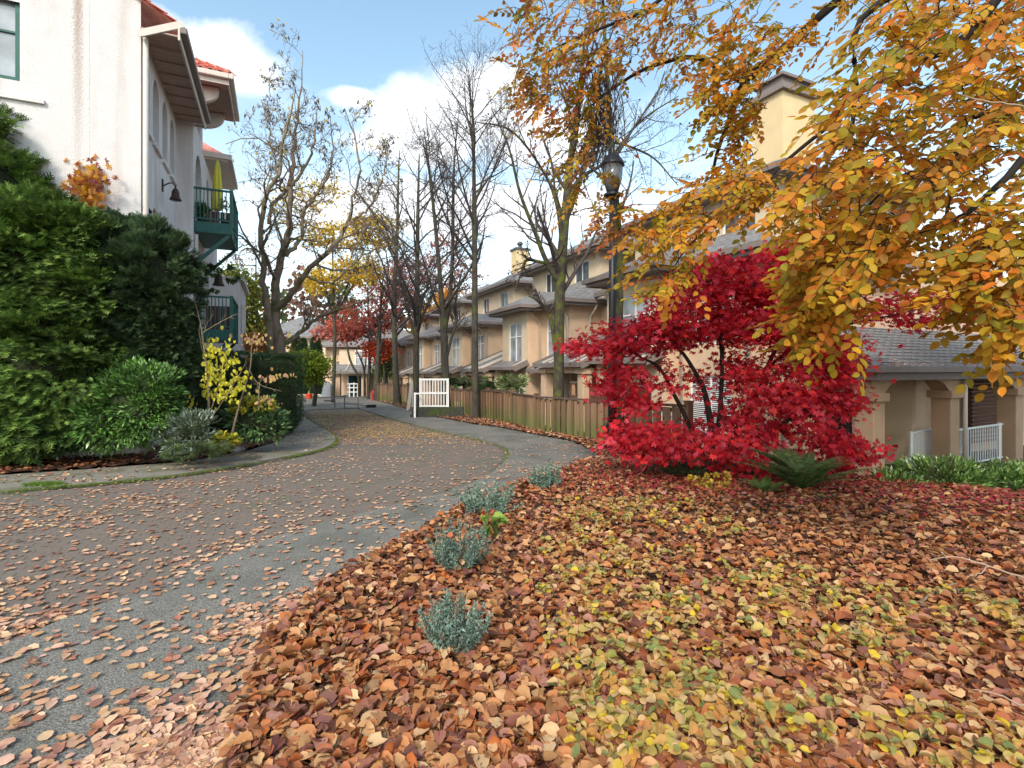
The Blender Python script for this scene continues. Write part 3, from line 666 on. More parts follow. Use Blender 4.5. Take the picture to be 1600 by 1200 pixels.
def townhouse(label, s0, drop=0, first=False, chim=True):
    b = Bld('townhouse', label, 'townhouse', SB, s0, -1.35-drop, 'stucco townhouses down the right side of the lane')
    g0 = -1.5-drop; e = 4.5-drop; y = s0; zt = 7.0-drop
    b.o = (SB, s0, -1.35-drop)
    W = lambda *a, **k: b.wall(*a, **k)
    wz = lambda v: v-drop
    # projecting two-storey box: near half, far half stepped out towards the lane
    W('wall', 'x', SB, y, y+2.6, g0, e, [(y+.7, y+2.0, wz(2.25), wz(3.9)), (y+.75, y+2.2, wz(-.1), wz(1.4))], M['tan'])
    b.window('x', SB, y+.7, y+2.0, wz(2.25), wz(3.9), 2, 2, rows=[wz(3.4)], gl='glass_pale'); b.window('x', SB, y+.75, y+2.2, wz(-.1), wz(1.4), 2, 2, blinds=first)
    W('wall', 'x', SB-.6, y+2.6, y+5.3, g0, e, [(y+3.2, y+4.6, wz(1.95), wz(3.9)), (y+3.1, y+4.5, wz(-.1), wz(1.1))], M['tan_pale'])
    b.window('x', SB-.6, y+3.2, y+4.6, wz(1.95), wz(3.9), 2, 2, rows=[wz(3.25)], gl='glass_pale'); b.window('x', SB-.6, y+3.1, y+4.5, wz(-.1), wz(1.1), 3, 1)
    W('wall', 'y', y+2.6, SB-.6, SB, g0, e, [], M['tan']); W('wall', 'y', y, SB, 15.0, g0, e, [], M['tan'])
    W('wall', 'y', y+5.3, SB-.6, 12.0, g0, e, [], M['tan'])
    W('wall', 'x', 12.0, y+5.3, y+8.7, g0, e, [(y+6.0, y+7.1, wz(2.2), wz(3.8)), (y+6.2, y+7.25, g0+.1, wz(.85))], M['tan'])
    b.window('x', 12.0, y+6.0, y+7.1, wz(2.2), wz(3.8), 2, 2, rows=[wz(3.3)])
    d_ = MB(); d_.box((12.06, y+6.2, g0+.1), (12.11, y+7.25, wz(.85))); b.mb('door', d_, M['dark'])
    # upper storey
    W('upper_wall', 'y', y+.8, LT, 19, wz(4), zt, [(LT+2.6, LT+3.8, wz(5.2), wz(6.4))], M['tan_pale']); b.window('y', y+.8, LT+2.6, LT+3.8, wz(5.2), wz(6.4), 2, 1)
    W('upper_wall', 'x', LT, y+.8, y+7.0, wz(4), zt, [(y+1.6, y+2.8, wz(5.55), wz(6.6)), (y+4.6, y+5.6, wz(5.55), wz(6.6))], M['tan_pale'])
    b.window('x', LT, y+1.6, y+2.8, wz(5.55), wz(6.6), 2, 1); b.window('x', LT, y+4.6, y+5.6, wz(5.55), wz(6.6), 2, 1)
    W('upper_wall', 'y', y+7.0, LT, 19, wz(4), zt, [], M['tan_pale'])
    W('rear_wall', 'x', 14.2, y+7.0, y+9.5, wz(3.5), zt-.35, [], M['tan'])
    W('rear_wall', 'x', 19, y+.8, y+8.6, g0, zt, [], M['tan'])
    if first: W('end_wall', 'y', y+.02, 15.0, 25, g0, wz(4.6), [], M['tan'])
    b.hip(SB-.55, 16.2, y-.5, y+5.0, e, .5); b.hip(SB-1.15, 15.6, y+2.15, y+5.75, e+.03, .5)
    b.hip(LT-.5, 19.5, y+.3, y+7.5, zt, .55)
    o = shed(b, y+5.83, y+8.0, 11.4, e-.02, 14.2, .5, name='roof')
    shed(b, y+7.55, y+9.4, 13.7, zt-.4, 16.5, .55, name='roof')
    # little roofs over the ground floor
    shed(b, y+.6+2.0, y+5.5, SB-1.25, wz(1.85), SB-.6, .45, bars=(y+2.75,))
    if not first: shed(b, y+.35, y+2.3, SB-.7, wz(1.75), SB, .45)
    g = MB(); g.box((SB-1.05, y+4.9, g0), (SB-.62, y+5.28, wz(1.8))); b.mb('pier', g, M['tan_pale'])
    shed(b, y+5.35, y+8.55, 9.0, wz(1.75), 12.0, .41, bars=(y+5.6, y+6.1, y+7.5, y+8.0))
    for yy in (y+5.65, y+8.25): column(b, 9.35, yy, g0, wz(1.6), .36)
    bm_ = MB(); bm_.box((9.2, y+5.45, wz(1.42)), (9.5, y+8.45, wz(1.62))); b.mb('beam', bm_, M['tan'])
    # rain pipes
    for (px_, py_, zz) in ((SB-.08, y+.15, e), (SB-.08, y+2.45, e)):
        g = MB(); g.tube([(px_-.4, py_, zz-.12), (px_-.4, py_, zz-.3), (px_, py_, zz-.65), (px_, py_, g0)], .045, 8); b.mb('downspout', g, M['trim_cream'], sm=True)
    g = MB(); g.tube([(SB+.9, y-.5, e-.1), (SB+.9, y-.42, e-.3), (SB+.9, y-.06, e-.6), (SB+.9, y-.06, g0)], .045, 8); b.mb('downspout', g, M['trim_cream'], sm=True)
    return b
th = []
b0 = townhouse('nearest tan townhouse with the arched porch, mostly hidden behind the yellow and crimson leaves', 8.8, 0, True)
# tall near chimney
g = MB(); g.box((12.98, 9.9, 6.3), (14.35, 10.9, 9.45)); ch = b0.mb('chimney', g, M['yellow'])
g = MB(); g.box((12.86, 9.78, 9.45), (14.47, 11.02, 9.6)); g.box((13.06, 9.98, 9.6), (14.27, 10.82, 9.9)); g.box((12.96, 9.88, 9.9), (14.37, 10.92, 9.98)); b0.mb('chimney_cap', g, M['trim'], ch)
g = MB(); g.box((12.86, 9.84, 6.3), (14.39, 9.897, 7.45)); b0.mb('flashing', g, M['metal'], ch)
b1 = townhouse('second tan townhouse along the lane, with a tall white window beside the mossy trunk', 17.4, .22)
b2 = townhouse('third tan townhouse along the lane, with the small yellow chimney on its ridge', 26.0, .42)
cz = EYE+145/800*32
for o_, s_ in ((b2, 29.6),):
    Lc_, zc = 14.0, 9.2
    g = MB(); g.box((Lc_, s_, 7.2), (Lc_+.9, s_+.8, zc)); c_ = o_.mb('chimney', g, M['yellow'])
    g = MB(); g.box((Lc_-.08, s_-.08, zc), (Lc_+.98, s_+.88, zc+.12)); g.lathe((Lc_+.45, s_+.4, zc+.12), [(.13, 0), (.13, .3), (.2, .31), (.2, .4), (.05, .5)], 10); o_.mb('chimney_cap', g, M['metal'], c_)
b3 = townhouse('fourth tan townhouse, seen between the forked trunk and the white railing', 34.6, .58)
b4 = townhouse('farthest townhouse of the row, beside the red tree at the lane end', 43.2, .75)

# arched porch of the near townhouse
g = MB(); PE, PB = 7.0, 9.5; zE = 1.62; sl = .6; x0p, x1p = 12.3, 24
zt_ = zE+(PB-PE)*sl
core = MB()
V = [(x0p, PE, zE), (x1p, PE, zE), (x1p, PB, zt_), (x0p+2.5, PB, zt_), (x0p, PB, zE)]
rf = b0.m('porch_roof', V, [(0, 1, 2, 3), (0, 3, 4)], M['shingle'], [[(0, 0), (9.2, 0), (9.2, 2.9), (2.5, 2.9)], [(0, 0), (2.5, 2.9), (2.5, 0)]])
# shingles laid one by one on the slope that faces the camera
ew, eh = .31, .17; sn_, cs_ = math.sin(math.atan(sl)), math.cos(math.atan(sl)); SLN = (PB-PE)/cs_
sm_ = []
for v_ in range(4):
    w_ = ew-.012; t0, t1 = .022+.004*v_, .006; hh = eh+.05
    pts = [(0, 0, 0), (w_, 0, 0), (w_, hh, 0), (0, hh, 0), (0, 0, t0), (w_, 0, t0), (w_, hh, t1), (0, hh, t1)]
    pts = [(x, yy*cs_-zz*sn_, yy*sn_+zz*cs_) for x, yy, zz in pts]
    sm_.append(mesh('shingle', pts, [(0, 3, 2, 1), (4, 5, 6, 7), (0, 1, 5, 4), (1, 2, 6, 5), (2, 3, 7, 6), (3, 0, 4, 7)], M['shingle_solid']))
extra = MB(); cnt = 0
for r_ in range(int(SLN/eh)):
    d = r_*eh; xa = x0p+d*cs_; n_ = int((19.8-xa)/ew)+1
    for c_ in range(n_):
        x = xa+c_*ew+(r_ % 2)*.15; yy = PE+d*cs_; z = zE+d*sn_+.004
        if cnt < 299 and x < 19.6: ob = link('shingle', sm_[random.randrange(4)], rf, (x-b0.o[0], yy-b0.o[1], z-b0.o[2]+random.uniform(0, .004))); cnt += 1
# hip ridge caps
for i in range(12):
    t = i/12; p = Vector((x0p+2.5*t, PE+2.5*t, zE+(zt_-zE)*t+.03)); q_ = Vector((x0p+2.5*(t+.1), PE+2.5*(t+.1), zE+(zt_-zE)*(t+.1)+.02))
    c = MB(); c.bar(p, q_, .22, .02); b0.mb('ridge_cap', c, M['shingle_solid'], rf)
g = MB(); g.box((x0p-.12, PE-.12, zE-.13), (x1p, PE-.002, zE+.02)); g.box((x0p-.12, PE-.002, zE-.13), (x0p-.002, PB, zE+.02)); b0.mb('gutter', g, M['trim'], rf, bevel=.015)
g = MB(); g.box((x0p, PE+.002, zE-.30), (x1p, PE+.04, zE-.04)); g.box((x0p+.0, PE+.04, zE-.30), (x0p+.04, PB, zE-.04)); g.box((x0p+.04, PE+.04, zE-.14), (x1p, PB, zE-.10)); b0.mb('fascia', g, M['trim'], rf)
def arches(name, axis, c, spans, z0, ztop, thick, lo, hi):
    """beam with flat arches cut from its underside"""
    pts = [(lo, ztop), (lo, z0)]
    for a_, e_ in spans:
        pts.append((a_, z0)); k = 12
        for i in range(1, k):
            t = i/k; pts.append((a_+(e_-a_)*t, z0+(ztop-.08-z0)*(math.sin(math.pi*t))**.55))
        pts.append((e_, z0))
    pts += [(hi, z0), (hi, ztop)]
    tri = tessellate_polygon([[Vector((u, v, 0)) for u, v in pts]]); n = len(pts)
    def q(u, v, d): return (c+d, u, v) if axis == 'x' else (u, c+d, v)
    V = [q(u, v, 0) for u, v in pts]+[q(u, v, thick) for u, v in pts]; Fc = [tuple(t) for t in tri]+[tuple(i+n for i in t) for t in tri]+[(i, (i+1) % n, n+(i+1) % n, n+i) for i in range(n)]
    return b0.m(name, V, Fc, M['tan_shaded'])
cols = [12.72, 15.95, 19.35]
for x in cols: column(b0, x, PE+.42, -1.5, 1.02, .44, mt='tan_shaded')
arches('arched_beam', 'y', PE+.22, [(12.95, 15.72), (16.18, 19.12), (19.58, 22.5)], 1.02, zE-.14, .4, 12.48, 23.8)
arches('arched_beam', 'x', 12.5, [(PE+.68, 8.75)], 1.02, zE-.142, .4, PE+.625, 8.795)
g = MB(); g.box((12.4, PE+.1, -1.5), (24, 8.8, -1.12)); b0.mb('porch_floor', g, M['concrete'])
g = MB(); g.box((13.2, 8.70, -1.1), (14.15, 8.785, .95)); b0.mb('door', g, M['dark'])
g = MB(); g.tube([(16.3, PE+.14, 1.45), (16.3, PE+.14, -1.3)], .05, 8); b0.mb('downspout', g, M['trim_cream'], sm=True)
g = MB(); g.box((15.6, 8.0, -1.1), (15.75, 8.79, 1.4)); b0.mb('pier', g, M['tan_pale'])
# slatted cedar screen at the back of the porch
scr = thing('slatted_screen', 'stained cedar slat screen at the back of the right porch arch', 'screen', LS(19.7, 8.45, -1.1), TH)
for i in range(18):
    g = MB(); z_ = .35+i*.125; g.box((0, 0, z_), (3.2, .03, z_+.085)); g.build('slat', M['woodred'], scr)
for x in (.0, 3.2): g = MB(); g.box((x-.05, .04, 0), (x+.05, .12, 2.6)); g.build('post', M['woodred'], scr)
def railing(name, label, a, e, h, n, posts=(0, 1), gap=.1, t=.045, bt=.022, matn='wpaint', cat='railing', group=None, thick=.04):
    a = Vector(a); e = Vector(e); r_ = thing(name, label, cat, a, 0, group); d = e-a; Z = Vector((0, 0, 1))
    g = MB(); g.bar(Z*h, d+Z*h, thick, t); g.build('top_rail', M[matn], r_)
    g = MB(); g.bar(Z*gap, d+Z*gap, thick, t*.8); g.build('bottom_rail', M[matn], r_)
    me = None; hh = h-gap-t*.9
    for i in range(n):
        p = d*((i+.5)/n)
        if me is None: g = MB(); g.box((-bt/2, -bt/2, 0), (bt/2, bt/2, hh)); me = mesh('baluster', g.V, g.F, M[matn])
        link('baluster', me, r_, p+Z*(gap+t*.4), (0, 0, math.atan2(d.y, d.x)))
    for f in posts:
        g = MB(); g.box((-.03, -.03, -.05), (.03, .03, h+.05)); o = g.build('post', M[matn], r_); o.location = d*f
    return r_
railing('railing', 'white railing in the right arch of the porch, before the slatted screen', LS(16.2, PE+.45, -1.12), LS(19.0, PE+.45, -1.06), 1.05, 22, (0, .93))
railing('railing', 'white railing seen through the left arch of the porch, before the plain wall', LS(14.75, 7.6, -1.12), LS(17.2, 8.15, -1.12), 1.05, 20, (0,))
hr = thing('handrail', 'short white handrail rising out of the shrubs in front of the left arch', 'handrail', LS(13.75, PE+.1, -1.2), TH)
g = MB(); g.tube([(0, 0, 0), (0, 0, .62)], .03, 8); g.build('post', M['wpaint'], hr); g = MB(); g.tube([(-.25, 0, .60), (.2, 0, .64), (.5, -.1, .3)], .03, 8); g.build('rail', M['wpaint'], hr)

# ------------------------------------------------------------------ end house
gy = G(532, 618.5)[1]
eh_ = thing('end_house', 'tan house across the end of the lane with a dark teal front door', 'house', (P(560, 575, 51).x, 51, -1.15), R(4))
def ebox(name, a, e, m_, parent=eh_): g = MB(); g.box(a, e); return g.build(name, M[m_], parent)
ebox('wall', (-3.2, 0, -.3), (6.5, 8, 5.0), 'tan'); ebox('wing_wall', (-11, 2.5, -.3), (-3.2, 10, 6.0), 'tan_pale'); ebox('bay_wall', (-1.7, -.6, 3.2-1.2), (2.9, 0, 4.6), 'tan_pale')
def gen_hip(name, x0, x1, y0, y1, z, m_, parent, mt='shingle'):
    V, Fc, UV = hipfaces(x0, x1, y0, y1, z, m_); o = link(name, mesh(name, V, Fc, M[mt], UV), parent); g = MB(); g.box((x0-.08, y0-.08, z-.2), (x1+.08, y1+.08, z-.01)); g.build('gutter', M['trim'], o); return o
gen_hip('roof', -3.6, 7, -.9, 8.5, 5.0, .6, eh_); gen_hip('roof', -11.5, -2.9, 2, 10.5, 6.0, .6, eh_)
V, Fc, UV = plane_roof([(-2.1, -2.2, 2.35), (3.6, -2.2, 2.35), (3.6, 0, 3.4), (-2.1, 0, 3.4)], .1); pr_ = link('porch_roof', mesh('porch_roof', V, Fc, M['shingle'], UV), eh_)
ebox('gutter', (-2.15, -2.32, 2.2), (3.65, -2.2, 2.38), 'trim', pr_)
for x in (-.7, 2.6): g = MB(); g.bar((x, -2.15, 2.45), (x, -.05, 3.45), .06, .06); g.build('snow_bar', M['trim_cream'], pr_)
for x in (-1.55, .95, 3.2): o = ebox('column', (x-.25, -1.9, -.2), (x+.25, -1.4, 2.25), 'tan')
dr = ebox('door', (-.95, -.08, 0), (.35, -.02, 2.2), 'door'); ebox('door_frame', (-1.05, -.06, 0), (.45, -.003, 2.3), 'wpaint')
for x0_, x1_ in ((-.2, 2.2),):
    wf = ebox('window', (x0_, -.68, 3.25-.2), (x1_, -.602, 4.5), 'wpaint')
    for i in range(2):
        for j in range(2): ebox('pane', (x0_+.1+i*1.15, -.70, 3.12+j*.7), (x0_+1.1+i*1.15, -.685, 3.74+j*.65), 'glass_pale', wf)
# side garage-like wing left of it
# ------------------------------------------------------------------ left building
AL, BL = -2.57, -2.15
lb = Bld('stucco_building', 'tall white stucco building with arched windows and a red clay tile roof', 'building', AL, 13.08, -.4)
def hit(px, py, axis, c):
    dx, dy, dz = (px-800)/F, 1.0, (HZ-py)/F; dL, dS = dx*CS+dy*SN, -dx*SN+dy*CS
    t = c/(dL if axis == 'x' else dS); return (dS*t if axis == 'x' else dL*t), EYE+dz*t
s0 = 13.08; sJ = 17.3; SZ = 8.75
AW = [(13.30, 13.92), (14.25, 14.95), (15.35, 16.03), (16.40, 17.05)]
wa = lb.wall('wall', 'x', AL, s0, sJ, -.6, SZ, [], M['white']) if False else None
def street_wall(name, c, lo, hi, z0, z1, holes, mt, depth=.22):
    """faces +L (towards the lane)"""
    loops = [[(lo, z0), (hi, z0), (hi, z1), (lo, z1)]]
    for u0, u1, w0, w1, ar in holes:
        if ar:
            r_ = (u1-u0)/2; k = 14; loops.append([(u0, w0), (u1, w0)]+[(u0+r_+r_*math.cos(math.pi*i/k), w1-r_*ar+r_*ar*math.sin(math.pi*i/k)) for i in range(k+1)])
        else: loops.append([(u0, w0), (u1, w0), (u1, w1), (u0, w1)])
    tri = tessellate_polygon([[Vector((u, v, 0)) for u, v in l] for l in loops]); pts = [p for l in loops for p in l]
    V = [(c, u, v) for u, v in pts]; Fc = [tuple(t) for t in tri]; base = 4
    for l in loops[1:]:
        k0 = len(V); m_ = len(l); V += [(c-depth, u, v) for u, v in l]; Fc += [(base+i, base+(i+1) % m_, k0+(i+1) % m_, k0+i) for i in range(m_)]; base += m_
    return lb.m(name, V, Fc, mt)
holes = [(u0, u1, 6.85, 8.42, 1.3) for u0, u1 in AW]+[(13.35, 13.85, 3.3, 5.5, 1.3), (14.2, 14.7, 3.3, 5.35, 1.3)]
street_wall('side_wall', AL, s0, sJ, -.6, SZ, holes, M['white'])
for (u0, u1, w0, w1, a_) in holes:
    g = MB(); g.box((AL-.30, u0-.1, w0-.1), (AL-.24, u1+.1, w1+.1)); p_ = lb.mb('window', g, M['glass_brown'])
    g = MB(); g.box((AL-.236, u0-.02, w0), (AL-.20, u0+.05, w1)); g.box((AL-.236, (u0+u1)/2-.025, w0), (AL-.20, (u0+u1)/2+.025, w1)); g.box((AL-.236, u1-.05, w0), (AL-.20, u1+.02, w1))
    lb.mb('window_frame', g, M['trim'], p_)
for u0, u1 in AW:
    g = MB(); g.box((AL-.05, u0-.08, 6.74), (AL+.07, u1+.08, 6.84)); lb.mb('window_sill', g, M['white'], bevel=.01)
# front wall, facing the camera
fw0, fz0 = hit(-2, 60, 'y', s0); fw1, fz1 = hit(31, 127, 'y', s0)
wn = (fw1-1.5, fw1, fz1, fz1+1.9)
lb.wall('front_wall', 'y', s0, -14, AL, -.6, 9.6, [wn], M['white'], .15)
wo = MB(); a0, a1, c0, c1 = wn
for bx in (((a0, s0+.06, c0), (a0+.09, s0+.12, c1)), ((a1-.09, s0+.06, c0), (a1, s0+.12, c1)), ((a0+.09, s0+.06, c0), (a1-.09, s0+.12, c0+.09)), ((a0+.09, s0+.06, c1-.09), (a1-.09, s0+.12, c1)), ((a0+.09, s0+.08, c0+.95), (a1-.09, s0+.11, c0+.99)), (((a0+a1)/2-.02, s0+.082, c0+.09), ((a0+a1)/2+.02, s0+.112, c1-.09)), ((a1-.42, s0+.084, c0+.09), (a1-.38, s0+.113, c1-.09))): wo.box(*bx)
wo_ = lb.mb('window', wo, M['green']); g = MB(); g.box((a0, s0+.12, c0), (a1, s0+.14, c1)); lb.mb('pane', g, M['glass_pale'], wo_)
g = MB(); g.box((a0-.1, s0-.06, c0-.38), (a1+.38, s0-.003, c0-.30)); lb.mb('ledge', g, M['white'])
# rust stain running down the front wall: a thin skin of stained render
sx0, _ = hit(112, 200, 'y', s0); sx1, _ = hit(132, 200, 'y', s0)
ms = bpy.data.materials.new('rust stained render'); ms.use_nodes = True; nt = ms.node_tree; pb = nt.nodes['Principled BSDF']; pb.inputs['Roughness'].default_value = .93
tcs = N(nt, 'ShaderNodeTexCoord'); sp = N(nt, 'ShaderNodeSeparateXYZ'); nt.links.new(tcs.outputs['Object'], sp.inputs[0])
nz = N(nt, 'ShaderNodeTexNoise'); nz.inputs['Scale'].default_value = 28; nz.inputs['Detail'].default_value = 8; nt.links.new(tcs.outputs['Object'], nz.inputs['Vector'])
cxs = (sx0+sx1)/2-lb.o[0]; hw = (sx1-sx0)*.6
f = math_(nt, 'SUBTRACT', 1.0, math_(nt, 'ABSOLUTE', math_(nt, 'DIVIDE', math_(nt, 'SUBTRACT', sp.outputs[0], cxs), hw)))
f = math_(nt, 'MULTIPLY', math_(nt, 'ADD', f, math_(nt, 'MULTIPLY_ADD', nz.outputs[0], 2.2, -1.25)), 1.5, clamp=True)
f = math_(nt, 'MULTIPLY', f, math_(nt, 'MULTIPLY_ADD', sp.outputs[2], .16, -.85, clamp=True))
mx = N(nt, 'ShaderNodeMixRGB'); nt.links.new(f, mx.inputs[0]); mx.inputs[1].default_value = (.72, .685, .67, 1); mx.inputs[2].default_value = (.30, .17, .11, 1); nt.links.new(mx.outputs[0], pb.inputs[0])
n2 = N(nt, 'ShaderNodeTexNoise'); n2.inputs['Scale'].default_value = 45; nt.links.new(tcs.outputs['Object'], n2.inputs['Vector']); bp = N(nt, 'ShaderNodeBump'); bp.inputs['Strength'].default_value = .9; bp.inputs['Distance'].default_value = .02; nt.links.new(n2.outputs[0], bp.inputs['Height']); nt.links.new(bp.outputs[0], pb.inputs['Normal'])
c_ = cxs+lb.o[0]; lb.m('stained_render', [(c_-hw*1.5, s0-.004, 3), (c_+hw*1.5, s0-.004, 3), (c_+hw*1.5, s0-.004, 9.55), (c_-hw*1.5, s0-.004, 9.55)], [(0, 1, 2, 3)], ms)
# eave over the side wall
OV_ = -1.85
g = MB(); n_ = 26
for i in range(n_):
    y0_ = s0-.1+(17.45-s0)*i/n_; y1_ = s0-.1+(17.45-s0)*(i+1)/n_-.012
    b_ = MB(); b_.box((AL+.003, y0_, 8.70), (OV_-.04, y1_, 8.735)); lb.mb('soffit_board', b_, M['soffit'])
g.box((OV_-.04, s0-.14, 8.62), (OV_, 17.47, 8.9)); lb.mb('fascia', g, M['trim_cream'])
g = MB(); g.box((OV_+.003, s0-.14, 8.78), (OV_+.13, 17.45, 8.92)); lb.mb('gutter', g, M['trim'], bevel=.02)
for i in range(8):
    y_ = s0+.5+i*.55; b_ = MB(); b_.box((AL+.05, y_-.03, 8.655), (OV_-.045, y_+.03, 8.697)); lb.mb('rafter_tail', b_, M['soffit'])
g = MB(); g.bar((AL-.02, s0-.10, 8.58), (OV_+.05, s0-.10, 9.0), .05, .14, up=(0, 0, 1)); lb.mb('bargeboard', g, M['trim_cream'])
# tiled slope above it, rising away from the lane
def tiled(name, quad_eave, up_vec, n, m, parentb, tw=.24, tl=.34):
    a, e = map(Vector, quad_eave); d = (e-a).normalized(); up = Vector(up_vec).normalized(); nn = d.cross(up)
    if nn.z < 0: nn = -nn
    k = 7; V = []; 
    for j, lift in ((0, .035), (1, .0)):
        for i in range(k):
            t = i/(k-1); V.append(d*tw*1.04*t+up*(tl*1.12*j)+nn*(lift+.045*math.sin(math.pi*2*t)+.03))
    Fc = [(i, i+1, k+i+1, k+i) for i in range(k-1)]; V += [v-nn*.02 for v in V[:k]]; Fc += [(2*k+i, 2*k+i+1, i+1, i) for i in range(k-1)]
    me = mesh('roof_tile', V, Fc, M['tile'], smooth_=False); root = None
    return me, d, up, nn, a
def lay(bld, parent, me, d, up, a, rows, maxn=300):
    c = 0
    for r_, (x0_, x1_) in enumerate(rows):
        x = x0_
        while x < x1_ and c < maxn:
            p = a+d*x+up*(r_*.34); link('roof_tile', me, parent, (p.x-bld.o[0], p.y-bld.o[1], p.z-bld.o[2]+random.uniform(0, .006))); x += .25; c += 1
rf_ = lb.m('roof', [(OV_, s0-.1, 8.92), (OV_, 17.45, 8.92), (-6.5, 17.45, 11.6), (-6.5, s0-.1, 11.6)], [(0, 1, 2, 3)], M['tile'])
me, d, up, nn, a = tiled('t', [(OV_, s0-.1, 8.93), (OV_, 17.4, 8.93)], (-4.65, 0, 2.68), 0, 0, lb); lay(lb, rf_, me, d, up, a, [(0, 4.3)]*12, 216)
lb.m('gable_wall', [(AL, s0+.001, 8.72), (-14, s0+.001, 8.72), (-14, s0+.001, 12.0), (-7, s0+.001, 11.9)], [(0, 1, 2, 3)], M['white'])
# second part, stepped out: return wall + bay with its own tiled roof
TB, TE = 17.3, 19.4; zB = 9.9
lb.wall('return_wall', 'y', sJ, AL-2.5, BL, -.6, zB, [(AL+.0+.05-2.2, AL-.15, 9.0, 9.6, 0)], M['white'], .3)
street_wall('side_wall', BL, sJ, 24, -.6, 8.6, [(17.75, 19.2, 5.95, 8.15, 1.2), (17.75, 19.2, 2.75, 4.95, 1.2), (20.4, 21.2, 6.2, 8.2, 1.2), (20.4, 21.2, 3.0, 5.0, 1.2)], M['white'], .3)
for (u0, u1, w0, w1) in ((17.75, 19.2, 5.95, 8.15), (17.75, 19.2, 2.75, 4.95), (20.4, 21.2, 6.2, 8.2), (20.4, 21.2, 3.0, 5.0)):
    g = MB(); g.box((BL-.36, u0-.1, w0-.05), (BL-.3, u1+.1, w1+.05)); p_ = lb.mb('glazed_door', g, M['glass']); g = MB()
    for u in (u0, (u0+u1)/2, u1): g.box((BL-.296, u-.04, w0), (BL-.25, u+.04, w1))
    lb.mb('door_frame', g, M['trim_cream'], p_)
street_wall('bay_wall', BL+.001, sJ, TE, 8.6, zB, [(17.7, 18.95, 8.85, 9.7, .35)], M['white'], .35); g = MB(); g.box((BL-.5, 17.4, 8.8), (BL-.4, 19.3, 9.8)); lb.mb('loft_opening', g, M['dark'])
lb.m('bay_rear_wall', [(BL, TE, 8.5), (BL-3, TE, 8.5), (BL-3, TE, zB), (BL, TE, zB)], [(0, 1, 2, 3)], M['white'])
for y_ in (17.42, 19.15):          # carved brackets under the bay roof
    pts = [(BL+.01, 9.30)]+[(BL+.01+.62*math.sin(math.pi/2*i/8), 9.80-.42*math.cos(math.pi/2*i/8)) for i in range(9)]+[(BL+.63, 9.9), (BL+.01, 9.86)]
    n = len(pts); V = [(x, y_, z) for x, z in pts]+[(x, y_+.16, z) for x, z in pts]; tri = tessellate_polygon([[Vector((x, z, 0)) for x, z in pts]])
    lb.m('bracket', V, [tuple(t) for t in tri]+[tuple(i+n for i in t) for t in tri]+[(i, (i+1) % n, n+(i+1) % n, n+i) for i in range(n)], M['trim_cream'])
x1b, y0b, y1b = -1.22, 17.0, 19.75
sf = MB()
for i in range(14):
    b_ = MB(); yy = y0b+.04+i*.19; b_.box((-4.2, yy, 9.93), (x1b-.04, yy+.18, 9.96)); lb.mb('soffit_board', b_, M['soffit'])
g = MB(); g.box((x1b-.04, y0b, 9.84), (x1b, y1b, 10.12)); g.box((-4.5, y0b, 9.84), (x1b-.04, y0b+.04, 10.12)); lb.mb('fascia', g, M['trim_cream'])
g = MB(); g.box((x1b+.003, y0b-.12, 9.98), (x1b+.12, y1b, 10.13)); g.box((-4.5, y0b-.12, 9.98), (x1b+.003, y0b-.003, 10.13)); lb.mb('gutter', g, M['trim_cream'], bevel=.02)
apx = Vector((-2.75, 18.4, 11.05)); hipz = 10.13; ap2 = Vector((-4.5, 18.38, 11.05))
V = [(x1b, y0b, hipz), (x1b, y1b, hipz), apx, (-4.5, y0b, hipz), ap2, (-4.5, y1b, hipz)]
r2 = lb.m('bay_roof', V, [(0, 1, 2), (3, 0, 2, 4), (1, 5, 4, 2)], M['tile'])
me, d, up, nn, a = tiled('t', [(-4.5, y0b, hipz), (x1b, y0b, hipz)], (0, 1.39, .92), 0, 0, lb)
lay(lb, r2, me, d, up, a, [(0, 3.3-.26*i*1.1) for i in range(5)])
me, d, up, nn, a = tiled('t', [(x1b, y1b, hipz), (x1b, y0b, hipz)], (-1.53, 0, .92), 0, 0, lb)
lay(lb, r2, me, d, up, a, [(.26*i, 2.75-.3*i) for i in range(5)])
for p_, q_ in (((x1b, y0b, hipz+.08), apx+Vector((0, 0, .08))), ((x1b, y1b, hipz+.08), apx+Vector((0, 0, .08))), (apx+Vector((0, 0, .08)), ap2+Vector((0, 0, .08)))):
    g = MB(); g.tube([p_, q_], .08, 8); lb.mb('ridge_tile', g, M['tile'], r2, sm=True)
# far lower roof and far wall
lb.m('rear_roof', [(-1.5, 20.4, 9.0), (-1.5, 23.6, 9.0), (-3.2, 22.4, 10.2), (-3.2, 21.6, 10.2), (-4, 20.4, 9.0), (-4, 23.6, 9.0)], [(0, 1, 2, 3), (4, 0, 3), (1, 5, 2)], M['tile'])
g = MB(); g.box((-1.5, 20.3, 8.85), (-1.38, 23.6, 9.02)); g.box((-4, 20.28, 8.85), (-1.5, 20.39, 9.02)); g.box((-4, 20.39, 8.8), (-1.5, 23.6, 8.84)); lb.mb('rear_gutter', g, M['trim_cream'])
lb.wall('rear_return_wall', 'y', 22.6, BL, -1.25, -.6, 5.0, [], M['white']); street_wall('rear_side_wall', -1.25, 22.6, 27, -.6, 5.0, [(23.2, 23.9, 2.6, 4.2, 0), (24.6, 25.4, 2.6, 4.2, 0)], M['white'])
g = MB(); g.box((-4, 22.6, 5.0), (-1.1, 27, 5.15)); lb.mb('rear_coping', g, M['trim_cream'])
